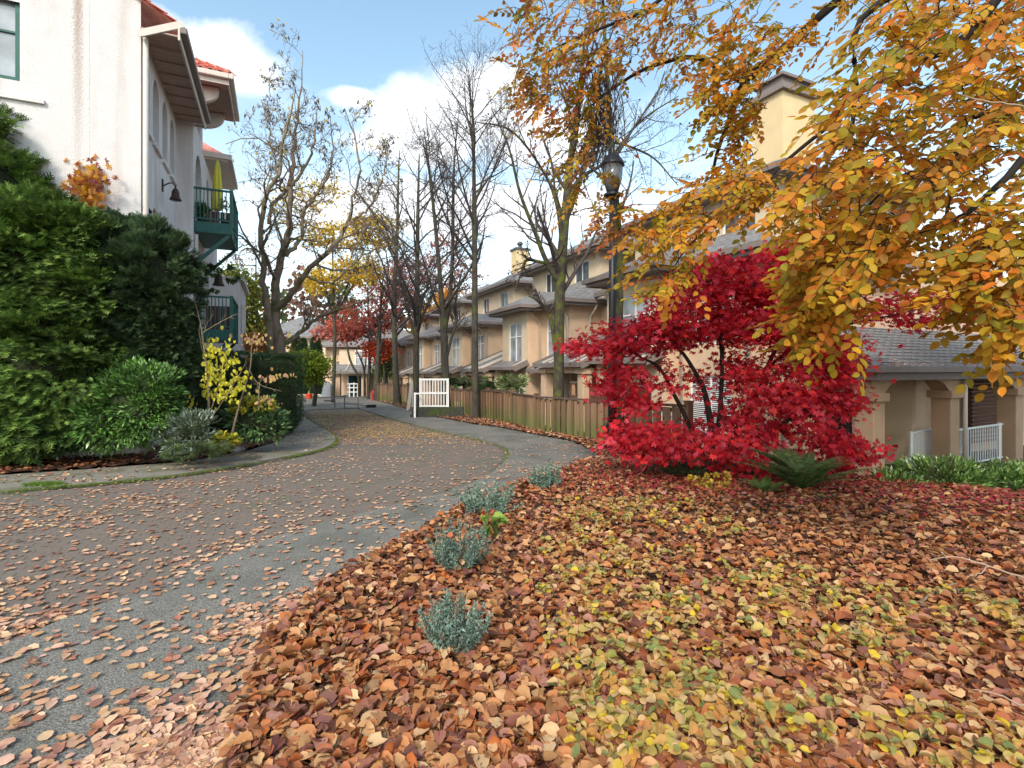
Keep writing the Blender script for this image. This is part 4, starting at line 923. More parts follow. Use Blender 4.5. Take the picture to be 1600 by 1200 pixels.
# rain pipe on the corner
g = MB(); g.tube([(AL+.07, s0+.06, 8.6), (AL+.07, s0+.06, -.3)], .055, 8); lb.mb('downspout', g, M['trim_cream'], sm=True)
g = MB(); g.tube([(BL+.06, 17.45, 5.5), (BL+.06, 17.45, -.3)], .05, 8); lb.mb('downspout', g, M['trim_cream'], sm=True)
# dark stone plinth seen below the lower balcony
g = MB(); g.box((BL+.003, 17.5, -.5), (BL+.06, 19.6, 2.2)); lb.mb('plinth', g, M['bronze'])
# balconies
def balcony(zf, label_):
    o_ = lb.root; y0_, y1_, x0_, x1_ = 17.42, 19.75, BL+.004, -1.19
    base = (x0_, y0_, zf)
    B = MB(); B.box((x0_, y0_, zf-.32), (x1_, y1_, zf)); fl = lb.mb('balcony', B, M['green'], bevel=.01)
    def part(n, g): return lb.mb(n, g, M['green'], fl)
    g = MB(); g.box((x0_, y0_-.05, zf+.93), (x1_+.05, y0_+.02, zf+.98)); g.box((x1_-.02, y0_+.02, zf+.93), (x1_+.05, y1_, zf+.98)); part('handrail', g)
    g = MB(); g.box((x0_, y0_-.02, zf+.06), (x1_, y0_+.02, zf+.10)); g.box((x1_-.015, y0_+.02, zf+.06), (x1_+.02, y1_, zf+.10)); part('bottom_rail', g)
    for (px_, py_) in ((x1_, y0_), (x1_, y1_-.03), (x1_, (y0_+y1_)/2)):
        g = MB(); g.box((px_-.045, py_-.045, zf-.33), (px_+.045, py_+.045, zf+1.0)); part('post', g)
    me = None
    for i in range(9):
        g = MB(); x = x0_+.06+i*(x1_-x0_-.1)/9; g.box((x-.012, y0_-.012, zf+.1), (x+.012, y0_+.012, zf+.93)); part('baluster', g)
    for i in range(18):
        g = MB(); y = y0_+.1+i*(y1_-y0_-.1)/18; g.box((x1_-.012, y-.012, zf+.1), (x1_+.012, y+.012, zf+.93)); part('baluster', g)
    for y in (y0_+.05, y1_-.08):
        g = MB(); g.bar((x1_-.05, y, zf-.33), (x0_+.02, y, zf-1.25), .07, .09); part('brace', g)
    for i in range(6):
        g = MB(); q_ = (x1_-x0_-.1)/6; g.box((x0_+.05+i*q_, y1_-.10, zf+.02), (x0_+.05+(i+1)*q_-.01, y1_-.06, zf+.92)); lb.mb('screen_board', g, M['woodred'], fl)
    return fl
balcony(5.9, ''); balcony(2.75, '')
# bell lanterns
def bell(px, py, Lw, sw, z, label, sc=1):
    t = thing('bell_lantern', label, 'lantern', LS(Lw, sw, z), TH, 'bell lanterns on the white building')
    g = MB(); g.box((0, -.05, -.2*sc), (.03, .05, .22*sc)); g.build('wall_plate', M['bronze'], t)
    g = MB(); g.tube([(.03, 0, 0), (.15, 0, .12*sc), (.3*sc, 0, .14*sc), (.40*sc, 0, .05*sc)], .016, 7); g.build('arm', M['bronze'], t, smooth_=True)
    g = MB(); g.lathe((.40*sc, 0, -.45*sc), [(.19*sc, 0), (.175*sc, .03*sc), (.13*sc, .12*sc), (.115*sc, .28*sc), (.08*sc, .36*sc), (.03*sc, .42*sc), (.02*sc, .5*sc)], 18); g.build('bell_shade', M['bronze'], t, smooth_=True)
    return t
bs, bz = hit(253, 290, 'x', AL); bell(0, 0, AL+.0, bs, bz, 'bronze bell shaped lantern on the white wall, left of the upper balcony', .72)
bs, bz = hit(318, 392, 'x', -1.9); bell(0, 0, BL, 20.0, 3.95+.9, 'small dark bell lantern under the upper green balcony')
vt = thing('security_light', 'small black wall light on the white corner above the dark yew', 'light', LS(AL, s0+.3, 4.95), TH)
g = MB(); g.lathe((.06, 0, 0), [(.07, 0), (.09, .05), (.03, .12)], 8); g.build('housing', M['black'], vt)
# balcony things
ub = thing('umbrella', 'closed yellow umbrella standing on the upper green balcony', 'umbrella', LS(-1.62, 18.2, 5.9), 0)
prof = [(.025, .55), (.13, .6), (.14, .75), (.12, 1.1), (.10, 1.5), (.07, 1.9), (.015, 2.15)]
g = MB(); g.lathe((0, 0, 0), prof, 22); 
g.V = [(x*(1+.22*math.sin(math.atan2(y, x)*8)), y*(1+.22*math.sin(math.atan2(y, x)*8)), z) for x, y, z in g.V]; g.build('canopy', M['umbrella'], ub)
g = MB(); g.tube([(0, 0, 0), (0, 0, 2.2)], .02, 8); g.build('pole', M['trim'], ub); g = MB(); g.lathe((0, 0, 0), [(.22, 0), (.22, .06), (.05, .1)], 14); g.build('base', M['metal'], ub)
def potted(label, loc, n, size, cols, h):
    t = thing('potted_plant', label, 'potted plant', loc); g = MB(); g.lathe((0, 0, 0), [(.09, 0), (.13, .22), (.14, .22), (.12, .21)], 14); g.build('pot', M['concrete'], t)
    pos = rsph(n)*np.array([.12, .12, .15])+np.array([0, 0, .3+h/3]); leaves('foliage', LANCE, pos, rsph(n)+np.array([0, 0, .6]), rsph(n), size, pick(cols, n), M['leaf'], t); return t
potted('leafy green plant in a pot behind the upper balcony bars', LS(-2.0, 17.75, 5.9), 90, .22, [(.08, .16, .04), (.12, .20, .05)], .3)
potted('yellowing plant hanging at the corner of the upper balcony', LS(-1.4, 17.9, 5.9), 60, .13, [(.55, .42, .12), (.25, .25, .08)], 1.2)

# ------------------------------------------------------------------ fence
def fence(name, label, pts, h, bw=.145, posts=2.4, group=None, matn='fence', zoff=0, lattice=False):
    x0_, y0_ = pts[0]; z0_ = float(H(x0_-.3, y0_)); t = thing(name, label, 'fence', (x0_, y0_, z0_)); 
    g = MB(); g.box((-.060, -.011, 0), (.060, .011, h-.06)); V = g.V; mes = [mesh('board', [(x, y, z+.0) for x, y, z in V], g.F, M[matn])]
    g = MB(); g.box((-.06, -.085, -.1), (.06, .05, h+.06)); g.box((-.075, -.10, h+.06), (.075, .065, h+.09)); pm = mesh('post', g.V, g.F, M[matn])
    nb_ = 0
    for (xa, ya), (xb, yb) in zip(pts[:-1], pts[1:]):
        d = math.hypot(xb-xa, yb-ya); ang = math.atan2(yb-ya, xb-xa); n = max(1, int(d/bw)); ux_, uy_ = (xb-xa)/d, (yb-ya)/d
        for i in range(n):
            q = (i+.5)*bw*d/(n*bw); x, y = xa+ux_*q, ya+uy_*q; z = float(H(x-.35, y))+zoff
            side = .034 if i % 2 else 0
            if nb_ < 300: o = link('board', mes[0], t, (x-x0_-uy_*side, y-y0_+ux_*side, z-z0_+random.uniform(-.012, .012)), (random.gauss(0, .006), 0, ang)); nb_ += 1
        m_ = max(1, round(d/posts)); prev = None
        for i in range(m_+1):
            q = d*i/m_; x, y = xa+ux_*q, ya+uy_*q; z = float(H(x-.35, y))+zoff; link('post', pm, t, (x-x0_, y-y0_, z-z0_), (0, 0, ang))
            if prev is not None:
                a_ = Vector(prev); e_ = Vector((x-x0_, y-y0_, z-z0_))
                g = MB(); g.bar(a_+Vector((0, 0, h-.02)), e_+Vector((0, 0, h-.02)), .13, .05); g.build('cap_rail', M['fencecap'], t)
                g = MB(); off = Vector((uy_*.04, -ux_*.04, 0)); g.bar(a_+off+Vector((0, 0, h-.12)), e_+off+Vector((0, 0, h-.12)), .04, .09); g.build('rail', M[matn], t)
            prev = (x-x0_, y-y0_, z-z0_)
    return t
f0 = G(1075, 716); f1 = G(838, 673); f2 = G(800, 663); f3 = G(706, 645); f4 = G(655, 636); f5 = G(585, 625)
fence('fence', 'near run of mossy brown board fence between the lamp post and the gate', [f0, f1], 1.08, group=None)
fence('fence', 'middle run of brown board fence between the gate and the white railing', [(f2[0]-.02, f2[1]+.02), f3], 1.18)
fence('fence', 'far run of board fence beyond the white railing, behind the hydrant', [f4, f5], 1.3)
gt = thing('gate', 'wide brown board gate set back in the fence', 'gate', (f1[0]-.05, f1[1]+.1, float(H(*f1))))
gd = Vector((f2[0]-f1[0], f2[1]-f1[1])); gl = gd.length-.2; ga = math.atan2(gd.y, gd.x); gt.rotation_euler = (0, 0, ga)
for i in range(int(gl/.2)):
    g = MB(); g.box((i*.2+.06, -.012, .03), (i*.2+.252, .012, 1.05)); g.build('board', M['fence'], gt)
g = MB(); g.box((.05, -.05, 1.05), (gl, .05, 1.10)); g.build('cap_rail', M['fencecap'], gt)
# patio screens behind the fence
def panel_fence(label, a, e, z0, h, n):
    t = thing('patio_screen', label, 'fence', (a[0], a[1], z0), math.atan2(e[1]-a[1], e[0]-a[0])); d = math.hypot(e[0]-a[0], e[1]-a[1])
    for i in range(n): g = MB(); g.box((i*d/n+.004, -.01, 0), ((i+1)*d/n-.004, .01, h)); g.build('board', M['woodred'], t)
    for x in (0, d): g = MB(); g.box((x-.05, .012, 0), (x+.05, .11, h+.1)); g.build('post', M['woodred'], t)
    g = MB(); g.box((-.05, -.04, h), (d+.05, .008, h+.04)); g.build('cap_rail', M['fencecap'], t); return t
panel_fence('dark red patio screen just behind the middle fence', LS(8.6, 19.2), LS(8.6, 24.2), -1.3, 1.95, 26)
panel_fence('dark red board screen behind the crimson maple', LS(9.5, 11.6), LS(9.5, 14.2), -1.2, 2.1, 15)
hw_ = thing('picnic_post', 'weathered post standing just behind the near fence', 'post', LS(7.95, 12.9, -.6)); g = MB(); g.box((-.05, -.05, 0), (.05, .05, 1.75)); g.build('shaft', M['fence'], hw_); g = MB(); g.box((-.1, -.1, 1.75), (.1, .1, 1.8)); g.build('cap', M['fencecap'], hw_)
# ------------------------------------------------------------------ white stair railing down the lane
rx0, ry0 = G(652, 652); rz = float(H(rx0, ry0))
pit = thing('retaining_wall', 'dark mossy concrete stair wall under the white railing', 'wall', (rx0, ry0, rz))
g = MB(); g.box((-.25, .1, -.2), (1.95, .35, .42)); g.build('wall_face', M['concrete'], pit); g = MB(); g.box((-.3, .0, -.1), (.0, .095, .12)); g.build('step', M['concrete'], pit)
wr = railing('railing', 'white picket railing on the dark stair wall down the lane', (rx0+.08, ry0+.22, rz+.36), (rx0+1.28, ry0+.22, rz+.36), 1.24, 10, (0, 1), .1, .07, .035, group=None)
g = MB(); g.box((.03, -.045, .62), (1.17, -.022, .69)); g.build('middle_rail', M['wpaint'], wr)
lowp = thing('railing', 'low white rail post stepping down left of the picket railing', 'railing', (rx0-.08, ry0-.1, rz)); g = MB(); g.box((-.04, -.04, 0), (.04, .04, 1.05)); g.build('post', M['wpaint'], lowp)
g = MB(); g.box((.04, -.03, .98), (.2, .03, 1.04)); g.build('top_rail', M['wpaint'], lowp)
sg_ = thing('signboard', 'narrow white pointed board leaning beside the white railing', 'sign', (*G(641, 641), float(H(*G(641, 641)))), R(20))
g = MB(); V = [(-.2, 0, 0), (-.02, 0, 0), (.16, 0, 1.45), (.08, 0, 1.6), (.0, 0, 1.45)]; n = 5; g.V = V+[(x, .03, z) for x, y, z in V]; g.F = [(0, 1, 2, 3, 4), (9, 8, 7, 6, 5)]+[(i, (i+1) % 5, 5+(i+1) % 5, 5+i) for i in range(5)]; g.build('board', M['trim_cream'], sg_)
g = MB(); g.bar((.12, .1, 0), (.14, .05, 1.35), .05); g.build('leg', M['trim_cream'], sg_)
# ------------------------------------------------------------------ hydrant
hx, hy = G(583, 625.5); hz = float(H(hx, hy)); hd = thing('fire_hydrant', 'red fire hydrant in the leaf strip beside the far fence', 'hydrant', (hx, hy, hz))
g = MB(); g.lathe((0, 0, 0), [(.17, 0), (.17, .05), (.115, .06), (.11, .50), (.16, .51), (.16, .56), (.13, .57), (.12, .64), (.08, .72), (.03, .75), (.03, .80)], 16); g.build('barrel', M['red'], hd, smooth_=False)
for sx in (-1, 1): g = MB(); g.V = []; g.tube([(sx*.08, 0, .42), (sx*.2, 0, .42)], .06, 10); g.build('nozzle', M['red'], hd)
g = MB(); g.tube([(0, -.08, .38), (0, -.22, .38)], .085, 12); g.build('pumper_nozzle', M['red'], hd)
# ------------------------------------------------------------------ odds and ends at the lane end
fx, fy_ = G(537, 637); fr = thing('folding_frame', 'low dark metal frame with outstretched arms on the far pavement', 'frame', (fx, fy_, float(H(fx, fy_))))
g = MB(); g.tube([(-.7, 0, .62), (.15, 0, .70)], .03, 6); g.tube([(-.7, 0, .50), (.15, 0, .58)], .02, 6); g.build('top_bar', M['metal'], fr)
g = MB(); g.tube([(.05, 0, 0), (.05, 0, .72)], .035, 6); g.build('leg', M['metal'], fr); g = MB(); g.tube([(-.6, .3, 0), (-.55, .1, .6)], .025, 6); g.build('leg', M['metal'], fr)
g = MB(); g.box((-1.1, -.1, .36), (-.5, .1, .42)); g.build('tray', M['black'], fr); g = MB(); g.tube([(.05, 0, .25), (1.2, .1, .12), (1.7, .1, .05)], .03, 6); g.build('arm', M['metal'], fr)
g = MB(); g.box((1.3, -.1, .02), (1.8, .2, .16)); g.build('foot', M['black'], fr)
pl_ = thing('planter_tub', 'orange red tub at the end of the hedge', 'tub', (*G(483, 623), float(H(*G(483, 623))))); g = MB(); g.lathe((0, 0, 0), [(.2, 0), (.28, .36), (.3, .36), (.3, .4), (.26, .4), (.2, .1)], 16); g.build('shell', M['orange_plastic'], pl_)
wb = thing('white_locker', 'white slanted locker against the wall left of the far door', 'locker', (P(509, 575, 48).x, 48, -1.1), R(4)); g = MB(); V = [(-.5, 0), (.5, 0), (.5, 1.1), (.2, 1.45), (-.5, 1.25)]; g.V = [(x, -.3, z) for x, z in V]+[(x, .3, z) for x, z in V]; g.F = [(0, 1, 2, 3, 4), (9, 8, 7, 6, 5)]+[(i, (i+1) % 5, 5+(i+1) % 5, 5+i) for i in range(5)]; g.build('body', M['wpaint'], wb)
g = MB(); g.box((-.35, -.33, .3), (.4, -.302, .95)); g.build('front_panel', M['wpaint'], wb)
wc = thing('garden_rack', 'white slatted garden rack beside the far door', 'rack', (P(553, 575, 47).x, 47, -1.05)); 
for x in (-.4, 0, .35): g = MB(); g.box((x-.05, -.05, 0), (x+.05, .05, 1.3-.15*abs(x))); g.build('upright', M['wpaint'], wc)
for z_ in (.4, .8, 1.15): g = MB(); g.box((-.6, -.065, z_), (.5, -.051, z_+.1)); g.build('slat', M['wpaint'], wc)
# ------------------------------------------------------------------ lamp post
lx, ly = P(957, 700, 11.5).x, 11.5; lz = float(H(lx, ly))-.02
lp = thing('lamp_post', 'tall black lamp post in front of the mossy trunk', 'lamp post', (lx, ly, lz))
g = MB(); g.lathe((0, 0, 0), [(.19, 0), (.19, .12), (.15, .16), (.14, .55), (.16, .6), (.12, .66)], 16); g.build('base', M['black'], lp)
g = MB(); g.lathe((0, 0, .64), [(.105, 0), (.10, .8), (.085, 2.6), (.075, 5.0)], 16); g.build('pole', M['black'], lp, smooth_=True)
g = MB(); g.lathe((0, 0, 5.64), [(.09, 0), (.2, .1), (.2, .14), (.12, .16)], 16); g.build('collar', M['black'], lp)
g = MB(); g.lathe((0, 0, 5.8), [(.12, 0), (.21, .3), (.24, .62)], 16); g.build('lamp_glass', M['smoked'], lp, smooth_=True)
g = MB(); g.lathe((0, 0, 6.42), [(.27, 0), (.27, .04), (.15, .22), (.05, .28), (.03, .4), (.01, .46)], 16); g.build('lamp_cap', M['black'], lp)
# handrails behind the maple
hr2 = thing('handrail', 'white pipe handrail descending behind the crimson maple', 'handrail', P(975, 700, 12.6)); o0 = P(975, 700, 12.6)
g = MB(); g.tube([P(975, 690, 12.6)-o0, P(975, 643, 12.6)-o0, P(983, 634, 12.5)-o0, P(1030, 640, 12.3)-o0, P(1060, 655, 12.2)-o0], .035, 8); g.build('rail', M['wpaint'], hr2, smooth_=True)
g = MB(); g.tube([P(1018, 700, 12.2)-o0, P(1018, 650, 12.2)-o0, P(1024, 644, 12.2)-o0, P(1110, 680, 11.8)-o0, P(1150, 700, 11.6)-o0], .035, 8); g.build('rail', M['wpaint'], hr2, smooth_=True)
rk = thing('boulder', 'grey rock at the front edge of the left bed', 'rock', (*G(366, 706), float(H(*G(366, 706))))); g = MB(); g.lathe((0, 0, 0), [(.16, 0), (.19, .06), (.15, .14), (.06, .19)], 9); g.V = [(x*1.3+random.gauss(0, .012), y+random.gauss(0, .015), z+random.gauss(0, .01)) for x, y, z in g.V]; g.build('stone', M['stone'], rk)
# ================================================================== TREES
def bare_tree(label, limbs, seed, group, mat_='bark', n1=16, len1=.33, n2=7, n3=5, up=.6, wave=.12, ang=.85, start=.35, pods=None, name='bare_tree', len3=.34, n4=0, rmin=.0058, fruit=None, leafy=None, droop=0, twmat='twig', minr=.3):
    base = Vector(limbs[0][0][0]); gz = float(H(base.x, base.y)); base = Vector((base.x, base.y, gz-.02)); t = thing(name, label, 'tree', base, 0, group)
    wood('trunk', limbs, M[mat_], t, base)
    lv = grow(limbs, n1=n1, len1=len1, n2=n2, n3=n3, up=up, wave=wave, ang=ang, start=start, seed=seed, len3=len3, n4=n4, droop=droop, minr=minr, rmin=rmin)
    twigs('crown', lv, M[twmat], t, base)
    r = np.random.default_rng(seed)
    ends = np.array([p[-1] for p, _ in lv[-1]]+[p[2] for p, _ in lv[-1]])
    if pods:
        e = ends[r.choice(len(ends), min(pods, len(ends)), replace=False)]; n = len(e); d = r.normal(0, .4, (n, 3)); d[:, 2] = -1
        leaves('seed_pods', LANCE, e, d, rsph(n), r.uniform(.10, .22, n), pick([(.05, .035, .035), (.09, .07, .06)], n), M['dry'], t, base, kind='stuff')
    if fruit:
        e = ends[r.choice(len(ends), fruit, replace=False)]; n = fruit
        leaves('seed_balls', [ball], e, rsph(n), rsph(n), .05, pick([(.03, .02, .02)], n), M['dry'], t, base)
    if leafy:
        cnt, size, cols, tm = leafy; e = ends[r.choice(len(ends), cnt)]+r.normal(0, .12, (cnt, 3)); d = r.normal(0, .6, (cnt, 3)); d[:, 2] -= .4
        leaves('foliage', tm, e, d, rsph(cnt)+np.array([0, 0, .5]), r.uniform(*size, cnt), pick(cols, cnt), M['leaf'], t, base)
    return t
_b = MB(); _b.lathe((0, 0, 0), [(.2, -.45), (.5, -.2), (.5, .2), (.2, .45)], 7); _f = []
for f in _b.F:
    for i in range(1, len(f)-1): _f.append((f[0], f[i], f[i+1]))
ball = tmpl(_b.V, _f)
GR = 'leafless trees along the fence'
def LP(*a, **k): return limb_px(a, **k)
# the row on the right, nearest first
def gY(py): return EYE/((py-HZ)/F-SLOPE)
Y1 = gY(700)+.2
bare_tree('slim mossy trunk rising directly behind the black lamp post', [LP((968, 698, Y1, .12), (966, 560, Y1, .115), (967, 400, Y1, .10), (960, 290, Y1, .085), (952, 180, Y1, .06), (945, 60, Y1-.3, .04), (940, -60, Y1-.3, .015))], 11, GR, 'bark_moss', n1=12, n2=6, n3=4, start=.4, len1=.28, rmin=.005)
Y2 = gY(678)
bare_tree('thickest mossy leafless tree, with a broken crooked stub on its left', [
    LP((873, 679, Y2, .17), (873, 600, Y2, .155), (874, 500, Y2, .15), (876, 430, Y2, .16), (884, 330, Y2, .13), (893, 240, Y2, .10), (905, 150, Y2, .07), (915, 40, Y2, .03)),
    LP((874, 440, Y2, .12), (860, 420, Y2-.1, .075), (848, 395, Y2-.1, .07), (835, 360, Y2-.2, .06), (812, 300, Y2-.3, .045), (795, 230, Y2-.4, .03), (768, 170, Y2-.5, .012)),
    LP((872, 440, Y2, .09), (858, 415, Y2, .045), (838, 408, Y2, .05), (822, 407, Y2, .045), (815, 425, Y2, .035), (806, 450, Y2, .02)),
    LP((868, 540, Y2, .08), (862, 505, Y2, .06), (855, 485, Y2, .05), (838, 468, Y2, .045), (826, 462, Y2, .03)),
    LP((880, 380, Y2, .10), (870, 320, Y2-.2, .05), (850, 270, Y2-.3, .04), (800, 205, Y2-.4, .03), (740, 190, Y2-.5, .012)),
    LP((886, 320, Y2, .09), (905, 280, Y2, .06), (950, 250, Y2, .045), (1000, 190, Y2, .03), (1060, 150, Y2, .012)),
    LP((884, 350, Y2, .06), (930, 230, Y2+.3, .04), (1010, 240, Y2+.3, .03), (1060, 290, Y2+.3, .012))], 12, GR, 'bark_moss', n1=14, n2=7, n3=4, start=.35, fruit=90, len1=.36, wave=.12, up=.35, rmin=.005)
Y3 = gY(655)
bare_tree('straight slender leafless tree, tallest against the white cloud', [
    LP((743, 655, Y3, .16), (742, 560, Y3, .14), (742, 440, Y3, .12), (741, 330, Y3, .095), (740, 230, Y3, .06), (737, 170, Y3, .035), (733, 118, Y3, .012)),
    LP((742, 320, Y3, .05), (755, 280, Y3, .035), (785, 210, Y3, .02), (800, 140, Y3, .01)), LP((741, 345, Y3, .05), (722, 300, Y3, .03), (690, 250, Y3, .02), (655, 225, Y3, .01))], 13, GR, 'bark', n1=34, n2=7, n3=5, start=.33, len1=.36, up=.4, ang=.95, wave=.11)
Y4 = gY(645)
bare_tree('forked leafless tree directly behind the white railing', [
    LP((698, 641, Y4, .21), (696, 590, Y4, .19), (693, 510, Y4, .17), (688, 440, Y4, .11), (680, 350, Y4, .09), (670, 260, Y4, .06), (662, 200, Y4, .015)),
    LP((694, 515, Y4, .16), (702, 470, Y4, .10), (707, 400, Y4, .09), (708, 320, Y4, .08), (710, 250, Y4, .04), (716, 190, Y4, .012)),
    LP((697, 560, Y4, .10), (705, 530, Y4, .06), (712, 505, Y4, .07), (712, 470, Y4, .05), (722, 420, Y4, .03))], 14, GR, 'bark', n1=22, n2=7, n3=5, start=.35, len1=.38, ang=1.0, up=.4, wave=.11)
Y5 = gY(640)+1.5
bare_tree('leafless tree with upswept side limbs, left of the forked tree', [
    LP((651, 637, Y5, .19), (650, 580, Y5, .17), (651, 500, Y5, .16), (652, 420, Y5, .13), (653, 330, Y5, .10), (655, 240, Y5, .03)),
    LP((652, 520, Y5, .10), (662, 490, Y5, .07), (674, 465, Y5, .05), (682, 440, Y5, .03)), LP((649, 525, Y5, .10), (636, 480, Y5, .05), (622, 430, Y5, .03))], 15, GR, 'bark', n1=24, n2=7, n3=5, len1=.4, start=.33, ang=1.0, up=.4, wave=.11)
Y6 = gY(632)
bare_tree('dark straight leafless trunk between the hydrant and the white sign', [
    LP((621, 632, Y6, .28), (619, 600, Y6, .2), (617, 540, Y6, .18), (616, 460, Y6, .15), (620, 380, Y6, .12), (622, 300, Y6, .07), (624, 235, Y6, .02))], 16, GR, 'bark', n1=30, n2=7, n3=5, len1=.38, start=.35, ang=1.05, up=.4)
Y7 = gY(626)+.6
bare_tree('leafless trunk just behind the red hydrant', [
    LP((588, 624, Y7, .26), (589, 590, Y7, .2), (592, 540, Y7, .18), (594, 490, Y7, .1), (598, 440, Y7, .05))], 17, GR, 'bark', n1=14, n2=5, n3=3, len1=.35, start=.4)
bare_tree('thin twisting shrub tree in front of the far porch', [
    LP((561, 619, 47, .13), (560, 590, 47, .11), (550, 570, 47, .10), (544, 550, 47, .08), (541, 530, 47, .05)), LP((570, 619, 46.5, .12), (569, 580, 46.5, .09), (563, 560, 46.5, .08), (556, 545, 46.5, .04)), LP((569, 585, 46.5, .08), (572, 560, 46.5, .06), (568, 540, 46.5, .03))], 18, None, 'bark', n1=6, n2=3, n3=2, len1=.3, start=.5, name='shrub_tree')
# big contorted tree at the left
Yc = 21.0
cl = [((438, 560, Yc, .34), (432, 500, Yc, .28), (430, 455, Yc, .24), (440, 400, Yc, .2), (452, 350, Yc, .17), (455, 280, Yc, .12), (462, 210, Yc, .08), (470, 140, Yc, .04), (474, 80, Yc, .015)),
      ((424, 560, Yc-.3, .22), (420, 500, Yc-.3, .19), (414, 450, Yc-.3, .17), (410, 400, Yc-.3, .15), (408, 350, Yc-.3, .13), (418, 300, Yc-.4, .12), (436, 270, Yc-.4, .09), (440, 230, Yc-.4, .07), (450, 190, Yc-.4, .06), (462, 140, Yc-.4, .02)),
      ((428, 490, Yc, .22), (455, 460, Yc-.5, .17), (480, 425, Yc-.8, .14), (505, 400, Yc-1, .13), (530, 375, Yc-1, .12), (545, 345, Yc-1, .10), (552, 310, Yc-1, .07), (563, 270, Yc-1, .06), (555, 220, Yc-1, .045), (540, 170, Yc-1, .02)),
      ((446, 400, Yc, .14), (470, 370, Yc+.3, .11), (476, 330, Yc+.3, .09), (505, 290, Yc+.3, .07), (520, 240, Yc+.3, .05), (515, 180, Yc+.3, .02)),
      ((420, 350, Yc-.3, .1), (425, 320, Yc, .10), (445, 300, Yc, .10), (470, 270, Yc, .08), (490, 230, Yc, .06), (495, 170, Yc, .02)),
      ((470, 430, Yc-.7, .08), (520, 440, Yc-1.2, .06), (560, 405, Yc-1.2, .05), (600, 380, Yc-1.2, .03), (640, 350, Yc-1.2, .012)),
      ((438, 540, Yc, .16), (470, 520, Yc+.5, .12), (500, 495, Yc+.5, .09), (540, 480, Yc+.5, .06), (590, 462, Yc+.5, .02)),
      ((545, 350, Yc-1, .08), (580, 320, Yc-1, .06), (600, 270, Yc-1, .04), (608, 220, Yc-1, .015)),
      ((440, 300, Yc, .06), (428, 240, Yc, .04), (418, 190, Yc, .03), (424, 110, Yc, .012))]
bare_tree('big twisting leafless tree with curling branches, above the clipped hedge', [(lambda q: (q[0], q[1]*.72))(limb_px(c, 34, .03, i)) for i, c in enumerate(cl)], 21, None, 'bark_warm', n1=13, n2=7, n3=5, len1=.34, up=.45, wave=.40, ang=.95, start=.25, pods=1300, len3=.36, leafy=(450, (.08, .14), [(.62, .45, .06), (.5, .42, .10)], OVL), twmat='bark_warm', rmin=.009)

def sprayset(centre, rad, n, seed, flat=1.0):
    g = np.random.default_rng(seed); d = g.normal(size=(n, 3)); d /= np.linalg.norm(d, axis=1, keepdims=True); return np.array(centre)+d*(g.uniform(.15, 1, (n, 1))**(1/2.2))*np.array(rad)*flat
def crown_tree(name, label, base, trunk, blobs, n, size, cols, seed, group=None, wmat='bark', tm=OVL, mt='leaf', dens=18, spread=.3, droop=.2, r0=.12, w=None, cat='tree', twig_r=.012, kind=None, leafname='crown'):
    """blobs: (centre, radii, share). Leaf sprays hang on twigs that grow from the nearest wood."""
    t = thing(name, label, cat, base, 0, group); g = np.random.default_rng(seed)
    limbs = []
    for tr in trunk: limbs.append(tr)
    share = np.array([b[2] for b in blobs], float); share /= share.sum(); ns = n//dens; pts = np.concatenate([sprayset(b[0], b[1], max(3, int(ns*s)), seed+i) for i, (b, s) in enumerate(zip(blobs, share))])
    nodes = np.concatenate([p for p, _ in limbs]); order = np.argsort([np.min(np.linalg.norm(nodes-p, axis=1)) for p in pts]); paths = []; rads = []
    nodes = list(nodes)
    arr = np.array(nodes)
    buf = np.empty((len(nodes)+len(pts)*3, 3)); buf[:len(nodes)] = arr; m_ = len(nodes); dep = np.zeros(len(buf))
    for i in order:
        p = pts[i]; dd = np.linalg.norm(buf[:m_]-p, axis=1)+dep[:m_]*.15; j = int(np.argmin(dd)); q = buf[j]; mid = (p+q)/2+g.normal(0, .08, 3)*np.linalg.norm(p-q); mid[2] += .06*np.linalg.norm(p-q)
        a_ = (q+mid)/2+g.normal(0, .03, 3)*np.linalg.norm(p-q); paths.append([q, a_, mid, p]); k = dep[j]; rr_ = max(twig_r*(1.6-.28*k), twig_r*.3); rads.append([rr_, rr_*.8, rr_*.6, rr_*.3])
        for z_ in (mid, p): buf[m_] = z_; dep[m_] = k+1; m_ += 1
    wood('trunk', limbs, M[wmat], t, base)
    v, f = tubes(np.array(paths), np.array(rads), 4); link('branches', npmesh('branches', v-np.array(base), f, M[wmat]), t)
    P3 = np.array(paths)[:, 2:]; nn = len(pts)*dens; src = np.repeat(P3[:, 1], dens, 0); back_ = np.repeat(P3[:, 0], dens, 0); tt = g.uniform(0, 1.1, (nn, 1)); pos = src*(1-tt*.5)+back_*tt*.5+g.normal(0, spread, (nn, 3))*np.array([1, 1, .45])
    cen = np.mean([b[0] for b in blobs], axis=0); od = unit(pos-cen); d = od*.8+g.normal(0, .6, (nn, 3)); d[:, 2] -= droop; nr = g.normal(0, .5, (nn, 3)); nr[:, 2] += 1
    col = pick(cols, nn, w)
    # whole sprays differ in hue
    tint = np.repeat(g.uniform(.72, 1.22, (len(pts), 1)), dens, 0); col = np.clip(col*tint, 0, 1)
    leaves(leafname, tm, pos, d, nr, g.uniform(size[0], size[1], nn), col, M[mt], t, base)
    return t
